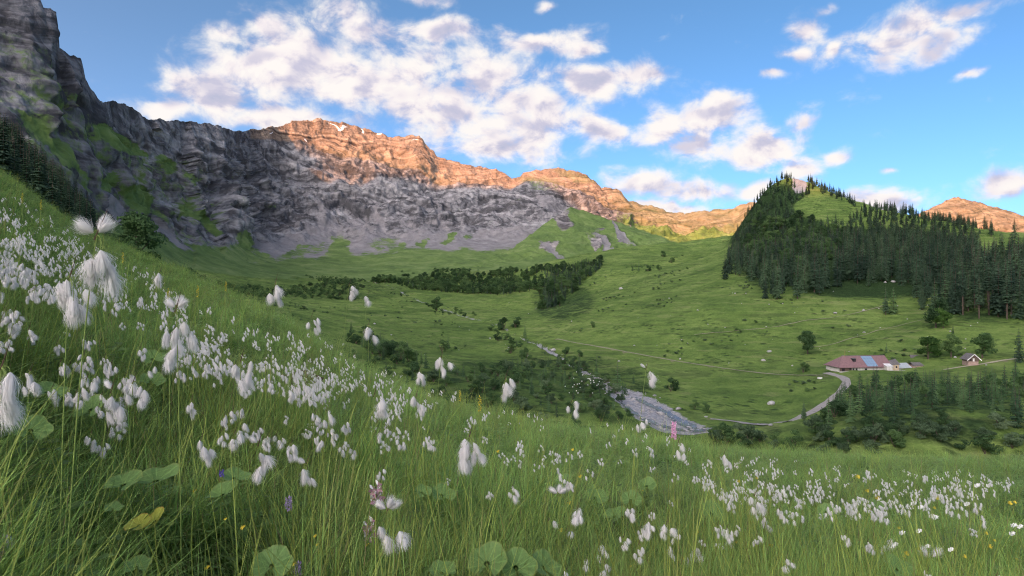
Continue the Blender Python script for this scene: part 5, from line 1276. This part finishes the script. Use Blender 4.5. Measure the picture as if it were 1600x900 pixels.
def whole_plant(seed):
    """one small plant as a single mesh; 0.45 m tall"""
    g = np.random.RandomState(seed); n = g.randint(4, 8); H = .45; cl = .085; top, stem, T = cotton_plan(g, H, cl, n, g.uniform(-.01, .09)); V = []; Fc = []
    tube(V, Fc, stem[::2], .0019, .0014, 3); ns = len(Fc)
    for at_, d, L in T:
        me = MIDT[g.randint(2)]; q = rot_to(d).to_matrix(); co = np.zeros(len(me.vertices) * 3); me.vertices.foreach_get('co', co); co = co.reshape(-1, 3) * np.array([L * .8, L * .8, L * .8]) @ np.array(q).T + at_
        k = len(V); V += list(co); Fc += [tuple(v + k for v in p.vertices) for p in me.polygons]
    o = mesh_obj('cottongrass', V, np.array(Fc), [M_STEM, M_COTTON], link=False); mi = np.zeros(len(Fc), np.int32); mi[ns:] = 1; o.data.polygons.foreach_set('material_index', mi); return o.data
SMALL = [whole_plant(100 + k) for k in range(7)]
HERO = [ # px, py of the head's top, height of the head in px, tufts, upright tufts, stem length, label
 (160,368,118,9,3,.60,'tallest cottongrass at left, feathery head standing up against the dark bush'),
 (-6,575,125,4,0,.42,'blurred cottongrass cut by the left edge, large and close'),
 (-4,835,60,3,0,.22,'blurred cottongrass at the bottom of the left edge'),
 (278,482,85,7,3,.56,'large cottongrass head with two upright tufts right of the tallest one'),
 (102,432,100,9,0,.55,'long drooping cottongrass head left of the tallest one'),
 (430,442,50,5,0,.58,'lone drooping cottongrass on a leaning stem in front of the far slope'),
 (487,494,38,5,0,.50,'cottongrass leaning right, just below the lone drooping one'),
 (546,445,34,4,0,.62,'cottongrass with white tufts beside the upper end of the drift, touching the far meadow'),
 (574,462,24,2,0,.60,'small two tufted cottongrass just right of the one before the far meadow'),
 (575,508,36,3,0,.55,'cottongrass bent to the right above the white drift'),
 (1010,576,40,5,1,.60,'cottongrass on a long arching stem against the river gravel'),
 (734,680,72,8,0,.46,'ragged cottongrass head with loose threads on a long slanting stem'),
 (606,796,80,6,3,.26,'large windblown cottongrass near the bottom edge'),
 (872,772,34,3,3,.34,'cottongrass with three tufts blown up to the right'),
 (858,812,30,1,0,.30,'single hanging tuft below the three blown tufts, left one'),
 (884,826,28,1,0,.29,'single hanging tuft below the three blown tufts, right one'),
 (403,694,70,5,1,.40,'cottongrass with open fanned tufts above the green leaf'),
 (477,726,52,5,1,.38,'cottongrass with pale splayed tufts on a straight stem above the lilac flower'),
 (320,682,58,4,0,.44,'narrow cottongrass head left of the fanned one'),
 (366,676,42,3,0,.44,'three tufted cottongrass between narrow head and fanned head'),
 (178,608,72,5,1,.46,'bushy cottongrass with a big combed tuft above the round leaves'),
 (46,580,52,6,0,.46,'cottongrass with six tufts over the broad leaf at the left'),
 (140,590,44,4,0,.48,'cottongrass between the bushy one and the left leaf'),
 (208,596,60,5,0,.48,'slender cottongrass right of the bushy combed one'),
 (511,640,38,4,0,.46,'cottongrass with tufts in a row in the middle grass'),
 (583,618,54,5,0,.48,'drooping cottongrass at the lower edge of the white drift'),
 (374,562,68,6,0,.52,'dense long cottongrass head in the middle of the white drift'),
 (262,528,70,6,0,.50,'thick cottongrass head under the large two tufted one'),
 (790,590,46,6,0,.56,'cottongrass with many tufts above the yellow flower spike'),
 (893,625,34,5,0,.55,'cottongrass below the fine dotted grass panicle'),
 (936,848,36,4,0,.28,'cottongrass beside the bottom edge right of the hanging tufts'),
 (1080,853,38,5,0,.28,'cottongrass with loose tufts near the bottom under the pink spike'),
 (1180,772,44,5,1,.36,'pinkish white cottongrass standing before the right hand drift'),
 (1196,808,32,3,0,.32,'cottongrass just below the pinkish white one'),
 (800,762,30,3,0,.38,'three tufted cottongrass in the grass left of the three blown tufts'),
 (1456,872,44,2,2,.24,'white cottongrass pointing up at the bottom right'),
 (1385,840,34,5,0,.28,'cottongrass in flower beside white blossoms at the lower right'),
 (300,625,40,4,0,.46,'cottongrass left of the narrow head, in the tall stems'),
 (1060,690,40,4,0,.46,'cottongrass directly below the pink spike'),
 (1000,652,32,4,0,.50,'cottongrass left of the pink spike at the meadow edge'),
 (1130,706,32,3,0,.44,'cottongrass right of the pink spike'),
 (593,732,28,4,0,.38,'small cottongrass over pinkish seed heads'),
 (655,578,34,4,0,.54,'cottongrass standing clear at the right end of the white drift'),
 (690,556,44,5,0,.56,'cottongrass rising before the stream thicket'),
 (650,618,42,5,0,.50,'cottongrass left of the yellow flower spike'),
 (248,424,34,3,0,.62,'thin cottongrass before the grey slope, right of the dark bush'),
 (492,775,0,0,0,0,''),
]
def build_cottongrass():
    used = []
    for i, (px, py, hp, n, up, H, lab) in enumerate(HERO):
        if n == 0: continue
        hp *= .84
        lean = 0.16 * rnd.uniform(-.2, 1.0) * H
        x, Y = head_spot(px, py, H); cl = hp * Y / F
        if cl > .12 or Y > 4 * .085 * F / hp:
            Y = min(Y, .10 * F / hp); x = (px - 800) / F * Y; cl = hp * Y / F
        zt = (450 - py) / F * Y; zb = float(land(np.array([x - lean]), np.array([Y]))[0])
        make_cottongrass((x - lean, Y, zb), max(.12, zt - zb), cl, n, lean, lab, 300 + i, up); used.append((px, py))
    # the drifts
    REG = [  # outline of the heads in the photograph, number, name of the drift
     ([(-30,300),(20,305),(60,325),(110,360),(160,392),(170,430),(110,470),(40,455),(-30,410)], 330, 'white cottongrass in the dense drift high on the left slope', 'left slope drift'),
     ([(110,380),(180,400),(250,425),(300,470),(260,490),(150,470)], 110, 'white cottongrass scattered along the left slope below the dark bush', 'scattered on the left slope'),
     ([(-20,430),(120,470),(240,500),(260,600),(200,690),(60,700),(-20,640)], 75, 'white cottongrass in the tall grass at the left', 'tall grass on the left'),
     ([(240,480),(330,478),(400,510),(480,520),(560,540),(640,565),(710,590),(715,620),(640,650),(540,640),(430,610),(330,600),(250,570)], 330, 'white cottongrass in the dense drift across the middle of the slope', 'middle drift'),
     ([(300,600),(440,615),(560,650),(700,660),(680,710),(500,700),(340,680)], 40, 'white cottongrass below the middle drift', 'below the middle drift'),
     ([(720,640),(800,640),(900,650),(1000,660),(1100,690),(1090,740),(950,740),(800,720),(720,690)], 60, 'white cottongrass scattered along the meadow edge above the river', 'along the meadow edge'),
     ([(1080,700),(1180,712),(1300,722),(1420,732),(1540,734),(1590,752),(1500,785),(1300,805),(1200,795),(1090,770)], 250, 'white cottongrass in the wide drift on the right of the meadow', 'right hand drift'),
     ([(700,740),(1000,750),(1200,790),(1500,780),(1600,760),(1600,900),(1000,900),(700,900)], 46, 'white cottongrass dotted through the grass at the lower right', 'lower right grass'),
    ]
    allp = []
    for poly, n, lab, grp in REG:
        xs = [p[0] for p in poly]; ys = [p[1] for p in poly]; c = 0; tries = 0
        cent = [(rnd.uniform(min(xs), max(xs)), rnd.uniform(min(ys), max(ys))) for k in range(max(4, n // 9))]
        while c < n and tries < n * 60:
            tries += 1
            if rnd.random() < .5: cx, cy = rnd.choice(cent); px = rnd.gauss(cx, 34); py = rnd.gauss(cy, 13)
            else: px = rnd.uniform(min(xs), max(xs)); py = rnd.uniform(min(ys), max(ys))
            if not in_poly(np.array([px]), np.array([py]), poly)[0]: continue
            allp.append((px, py, lab, grp)); c += 1
    A = np.array([(a[0], a[1]) for a in allp]); Hs = nrs.uniform(.22, .46, len(A))
    out = []
    for k in range(len(A)):
        x, Y = head_spot(A[k, 0], A[k, 1], Hs[k])
        if Y < 1.75: continue
        out.append((x, Y, Hs[k], allp[k][2], allp[k][3]))
    X = np.array([o[0] for o in out]); Yy = np.array([o[1] for o in out]); Z = land(X, Yy)
    order = np.argsort(Yy); nb = 0; rest = []
    for k in order:
        x, Y, H, lab, grp = out[k]
        ppx = 800 + F * x / Y; w1 = {'left slope drift': 'left part' if ppx < 50 else 'middle part' if ppx < 105 else 'right part', 'middle drift': 'left end' if ppx < 360 else 'middle part' if ppx < 530 else 'right end', 'right hand drift': 'left end' if ppx < 1220 else 'middle part' if ppx < 1380 else 'right end'}.get(grp, 'left half' if ppx < {'scattered on the left slope': 190, 'tall grass on the left': 110, 'below the middle drift': 500, 'along the meadow edge': 900, 'lower right grass': 1150}.get(grp, 800) else 'right half')
        lab = lab + ', ' + w1; grp = grp + ', ' + w1
        fs = float(np.interp(Y, [1, 6, 10, 25, 60], [.95, .72, .66, .85, 1.5]))
        if nb < 120 and Y < 4.2:
            make_cottongrass((x, Y, Z[k]), H, rnd.uniform(.042, .062), rnd.randint(4, 7), rnd.uniform(-.02, .07), lab, 900 + int(k), 0, grp)
        elif nb < 262:
            o = bpy.data.objects.new('cottongrass', SMALL[rnd.randrange(7)]); COL.objects.link(o); o.location = (x, Y, Z[k]); o.rotation_euler = (0, 0, rnd.uniform(-.8, .8)); s = H / .45; o.scale = (fs, fs, s if fs < 1.2 else s * fs * .9)
            tag(o, lab, 'cottongrass', grp)
        else: rest.append((k, H / .45, fs))
        nb += 1
    P = np.array([(X[k], Yy[k], Z[k]) for k, _, _ in rest]); n = len(rest); fs = np.array([f for _, _, f in rest]); s = np.array([q for _, q, _ in rest])
    scatter('cottongrass_drift', P, np.c_[np.zeros((n, 2)), nrs.uniform(-.9, .9, n)], s, nrs.randint(0, 7, n), SMALL, 'distant drifts of white cottongrass dotting the meadow', aniso=np.c_[fs, fs, s * np.where(fs < 1.2, 1, fs * .9)])
    print('cottongrass', nb, 'rest', n)
build_cottongrass()

# broad round leaves ---------------------------------------------------------
def m_bigleaf(name, c1, c2, edge):
    m, t, b = mat(name); at = t.add('ShaderNodeAttribute', attribute_name='tip'); sep = t.add('ShaderNodeSeparateColor', ins={0: at.outputs['Color']})
    p = t.add('ShaderNodeTexCoord').outputs['Object']; n = t.noise(p, 14, 4, .6)
    vein = t.math('ABSOLUTE', t.math('SINE', t.math('MULTIPLY', sep.outputs[1], 3.14159 * 9)))
    c = t.ramp(n, [(.3, c1), (.7, c2)]); c = t.mix(t.maprange(vein, .95, 1.0, 0, .3), c, tuple(min(1, q * 1.6) for q in c2))
    c = t.mix(t.maprange(t.math('ADD', sep.outputs[0], t.math('MULTIPLY', n, .25)), 1.0, 1.18), c, edge)
    t.put(b.inputs['Base Color'], c); b.inputs['Roughness'].default_value = .55; bump(t, b, vein, .25, .01)
    tr = t.add('ShaderNodeBsdfTranslucent', ins={'Color': c}); ms = t.add('ShaderNodeMixShader', ins={0: .3, 1: b.outputs[0], 2: tr.outputs[0]})
    t.put(m.node_tree.nodes['Material Output'].inputs['Surface'], ms.outputs[0]); return m
M_BIG = m_bigleaf('round_leaf', (0.13, 0.235, 0.07), (0.20, 0.335, 0.10), (0.24, 0.30, 0.09)); M_BIGY = m_bigleaf('yellowing_leaf', (0.30, 0.34, 0.05), (0.42, 0.44, 0.08), (0.25, 0.12, 0.03))
def big_leaf(seed, m):
    g = np.random.RandomState(seed); V = []; T = []; Fc = []; n = 26; rings = [0, .25, .5, .75, 1.0]; ph = g.rand() * 6
    for j, r_ in enumerate(rings):
        for i in range(n + 1):
            f = i / n; a = (0.10 + f * .80) * 6.283 + math.pi / 2 - .0; a = math.pi * -.5 + (f - .5) * 5.5 + math.pi
            rr = r_ * (.5 + .022 * math.sin(a * 5 + ph) + .012 * g.normal() * (j > 2) + .05 * math.cos(a))
            z = .14 * r_ ** 1.6 * (1 if j < 4 else .85) + .045 * math.sin(a * 4 + ph) * r_ ** 2 - .02 * g.rand() * (j == 4) - .05 * (1 - r_)
            V.append((rr * math.cos(a), rr * math.sin(a), z)); T.append((r_, f, 0))
    for j in range(4):
        for i in range(n): a = j * (n + 1) + i; Fc += [(a, a + 1, a + n + 2), (a, a + n + 2, a + n + 1)]
    o = mesh_obj('leaf', V, np.array(Fc), m, smooth=True, link=False); vcol(o, 'tip', np.array(T)); return o.data
LEAVES = [big_leaf(k, M_BIG) for k in range(4)]; YLEAF = [big_leaf(9, M_BIGY), big_leaf(10, M_BIGY)]
def build_leaves():
    for i, (px, py, w_, yel, lab) in enumerate(BIGL):
        hgt = LEAF_H; x, Y, D_ = LEAF_SPOTS[i]; zb = float(land(np.array([x]), np.array([Y]))[0])
        o = empty('broad_leaf_plant', (x, Y, zb)); tag(o, lab, 'plant', 'broad round leaves in the meadow')
        l = bpy.data.objects.new('leaf', (YLEAF if yel else LEAVES)[rnd.randrange(2 if yel else 4)]); COL.objects.link(l); l.parent = o; l.location = (0, 0, hgt); l.scale = (D_,) * 3
        l.rotation_euler = (rnd.uniform(.25, .7), rnd.uniform(-.25, .25), rnd.uniform(-2.2, 2.2) * .5)
        V = []; Fc = []; tube(V, Fc, bez((.02, .03, -.02), (.03, .02, hgt * .6), (0, 0, hgt - .02 * D_), 6), .0028, .002); mesh_obj('stalk', V, np.array(Fc), M_STEM, o)
build_leaves()

# other flowers ---------------------------------------------------------
M_YEL = m_plain('yellow_petals', (0.60, 0.48, 0.05), .6, .2, 60); M_PINK2 = m_plain('pink_petals', (0.66, 0.30, 0.50), .6, .25, 80); M_PALEP = m_plain('pale_pink_petals', (0.80, 0.60, 0.72), .6, .15, 80)
M_LILAC = m_plain('lilac_petals', (0.46, 0.36, 0.60), .6, .25, 80); M_BLUE = m_plain('blue_petals', (0.13, 0.10, 0.42), .6, .25, 80); M_WHITEP = m_plain('white_petals', (0.80, 0.80, 0.78), .6, .1, 50); M_MAUVE = m_plain('dusky_pink_petals', (0.40, 0.24, 0.28), .6, .3, 80)
def spike(seed, m, n, L, rad, petal, taper=.5, m2=None):
    """unit spike of small florets along z"""
    g = np.random.RandomState(seed); V = []; Fc = []; mi = []
    for k in range(n):
        f = (k + .5) / n; a = k * 2.4; rr = rad * (1 - taper * f) * g.uniform(.6, 1); c = np.array([rr * math.cos(a), rr * math.sin(a), L * f]); d = np.array([math.cos(a), math.sin(a), .25])
        for j in range(5):
            t = 6.283 * j / 5 + g.rand(); s = np.array([-math.sin(a) * math.cos(t), math.cos(a) * math.cos(t), math.sin(t)]); s2 = np.cross(d, s); p = petal * g.uniform(.7, 1.2); i = len(V)
            V += [c, c + d * p * .5 + s * p * .55 + s2 * p * .3, c + d * p * .6 + s * p, c + d * p * .5 + s * p * .55 - s2 * p * .3]; Fc += [(i, i + 1, i + 2), (i, i + 2, i + 3)]; mi += [1 if (m2 and j == 0) else 0] * 2
    o = mesh_obj('blossom_spike', V, np.array(Fc), [m, m2] if m2 else m, link=False); o.data.polygons.foreach_set('material_index', np.array(mi, np.int32)); return o.data
def ball(seed, m, n, petal):
    """small open blossom: petals round a middle, tilted a little"""
    g = np.random.RandomState(seed); V = []; Fc = []
    for q in range(3):
        cx = g.normal(size=3) * np.array([.22, .22, .12]) * (q > 0)
        for k in range(n):
            a = 6.283 * k / n + g.rand() * .3; d = np.array([math.cos(a), math.sin(a), .35]); s = np.array([-math.sin(a), math.cos(a), 0]); p = petal * g.uniform(.8, 1.2); i = len(V)
            V += [cx, cx + d * p * .6 + s * p * .35, cx + d * p + np.array([0, 0, .05]), cx + d * p * .6 - s * p * .35]; Fc += [(i, i + 1, i + 2), (i, i + 2, i + 3)]
    return mesh_obj('blossom', V, np.array(Fc), m, link=False).data
def flower(name, cat, px, py, hp, H, part, me, unit_, lab, group=None, bottom=True):
    """px, py: foot of the blossom; hp its height in px"""
    x, Y = head_spot(px, py, H); zb = float(land(np.array([x]), np.array([Y]))[0]); zt = (450 - py) / F * Y; s = hp * Y / F / unit_
    o = empty(name, (x - .02 * H, Y, zb)); tag(o, lab, cat, group); V = []; Fc = []; tp = np.array([.02 * H, 0, zt - zb]); tube(V, Fc, bez((0, 0, -.03), (0, .01, tp[2] * .5), tp + np.array([0, 0, hp * Y / F * .5]), 8), max(.0012, .0007 * Y), max(.0008, .0004 * Y))
    mesh_obj('stem', V, np.array(Fc), M_STEM, o); b = bpy.data.objects.new(part, me); COL.objects.link(b); b.parent = o; b.location = tp; b.rotation_euler = (.9, 0, 0) if part == 'blossom' else (0, 0, 0); b.scale = (s, s, s); return o
SP_Y = spike(1, M_YEL, 15, 1, .06, .075, .5); SP_P = spike(2, M_PINK2, 44, 1, .13, .10, .5, M_PALEP); SP_L = spike(3, M_LILAC, 22, 1, .22, .22, .3); SP_B = spike(4, M_BLUE, 14, 1, .22, .25, .2); SP_M = spike(5, M_MAUVE, 12, 1, .2, .3, .2, M_WHITEP)
def build_flowers():
    for px, py, hp, H, lab in [(35,318,18,.5,'yellow flower spike high on the left slope, left of two'),(64,328,18,.5,'yellow flower spike high on the left slope, right of two'),(192,412,20,.5,'yellow flower spike before the dark bush'),(263,468,20,.5,'yellow flower spike beside the thin cottongrass'),
        (309,466,22,.5,'yellow flower spike right of the dark bush, near the brow'),(353,456,18,.55,'yellow flower spike standing up on the brow against the far slope'),(719,628,20,.4,'smaller yellow flower spike in front of the stream thicket'),(750,645,30,.42,'taller yellow flower spike in front of the stream thicket')]:
        flower('yellow_flower', 'flower', px, py, hp, H, 'blossom_spike', SP_Y, 1.15, lab, 'yellow flower spikes')
    flower('pink_flower', 'flower', 1053, 686, 26, .52, 'blossom_spike', SP_P, 1.0, 'pink flower spike on a tall stem in front of the river gravel')
    flower('lilac_flower', 'flower', 451, 796, 18, .2, 'blossom_spike', SP_L, 1.0, 'lilac flower head under the splayed cottongrass')
    flower('lilac_flower', 'flower', 465, 900, 20, .12, 'blossom_spike', SP_L, 1.0, 'lilac flower head cut by the bottom edge')
    flower('blue_flower', 'flower', 346, 745, 10, .3, 'blossom_spike', SP_B, 1.0, 'small dark blue flower above the round leaf')
    flower('pink_seedhead', 'flower', 588, 788, 28, .3, 'blossom_spike', SP_M, 1.0, 'dusky pink flower head left of the ragged cottongrass')
    flower('pink_seedhead', 'flower', 578, 845, 28, .2, 'blossom_spike', SP_M, 1.0, 'dusky pink flower head beside the large windblown cottongrass')
    BW = ball(3, M_WHITEP, 7, .38); BY = ball(4, M_YEL, 6, .4)
    for k, (px, py) in enumerate([(1411,832),(1437,829),(1400,850),(1396,853),(1450,853),(1487,858),(1583,833),(1595,822),(1585,820),(1512,787),(1528,758),(1547,758),(1429,786),(1457,806),(1463,808),(1440,792)]):
        flower('white_flower', 'flower', px, py, 6, .25, 'blossom', BW, .7, 'flat white blossom in the grass at the lower right', 'flat white blossoms at the lower right')
    for k in range(46):
        px, py = (rnd.uniform(1050, 1600), rnd.uniform(740, 880)) if k < 26 else (rnd.uniform(300, 1050), rnd.uniform(700, 890))
        flower('yellow_buttercup', 'flower', px, py, rnd.uniform(3, 6), .2, 'blossom', BY, .7, 'tiny yellow blossom dotted through the %s grass' % ('lower right' if k < 26 else 'lower middle'), 'tiny yellow blossoms (%s)' % ('right' if k < 26 else 'middle'))
    # fine panicle above the edge
    x, Y = head_spot(915, 650, .35); zb = float(land(np.array([x]), np.array([Y]))[0]); zt = (450 - 600) / F * Y
    o = empty('panicle_grass', (x - .03, Y, zb)); tag(o, 'fine grass panicle dotted with pale seeds before the stream thicket', 'grass'); V = []; Fc = []; tube(V, Fc, bez((0, 0, -.02), (0, 0, .2), (.03, 0, zt - zb), 8), .0012, .0006); D = []
    for k in range(26):
        q = np.array([.03 + rnd.gauss(.0, 17) * Y / F, rnd.gauss(0, .012), zt - zb + rnd.gauss(0, 12) * Y / F]); tube(V, Fc, [np.array([.028, 0, zt - zb - .02]), q], .0004, .0003, 3); D.append(q)
    mesh_obj('stem', V, np.array(Fc), M_STEM, o)
    bm = bmesh.new(); bmesh.ops.create_icosphere(bm, subdivisions=1, radius=1); V0 = np.array([v.co for v in bm.verts]); F0 = np.array([[v.index for v in f.verts] for f in bm.faces]); bm.free()
    sd = join_copies('seeds', V0, F0, [(q, 0, 0.9 * Y / F) for q in D], M_WHITEP); sd.parent = o; sd['kind'] = 'stuff'
build_flowers()

# bare earth mound in the white drift
def build_mound():
    x, Y = head_spot(470, 607, .05); z = float(land(np.array([x]), np.array([Y]))[0]); s = 30 * Y / F; z += .1 * s + .06
    bm = bmesh.new(); bmesh.ops.create_icosphere(bm, subdivisions=4, radius=1.0); co = np.array([v.co for v in bm.verts])
    d = 1 + .35 * fbm(co * 1.6, 4) + .12 * ridged(co * 4, 3); co = co * d[:, None] * np.array([1.0, .7, .6])
    for v, c in zip(bm.verts, co): v.co = c
    me = bpy.data.meshes.new('earth_mound'); bm.to_mesh(me); bm.free(); me.materials.append(m_dirt('bare_earth', (.055, .035, .025), (.16, .11, .08)))
    o = bpy.data.objects.new('earth_mound', me); COL.objects.link(o); o.location = (x, Y, z); o.scale = (s, s, s); tag(o, 'brown mound of bare earth among the cottongrass of the middle drift', 'mound')
build_mound()
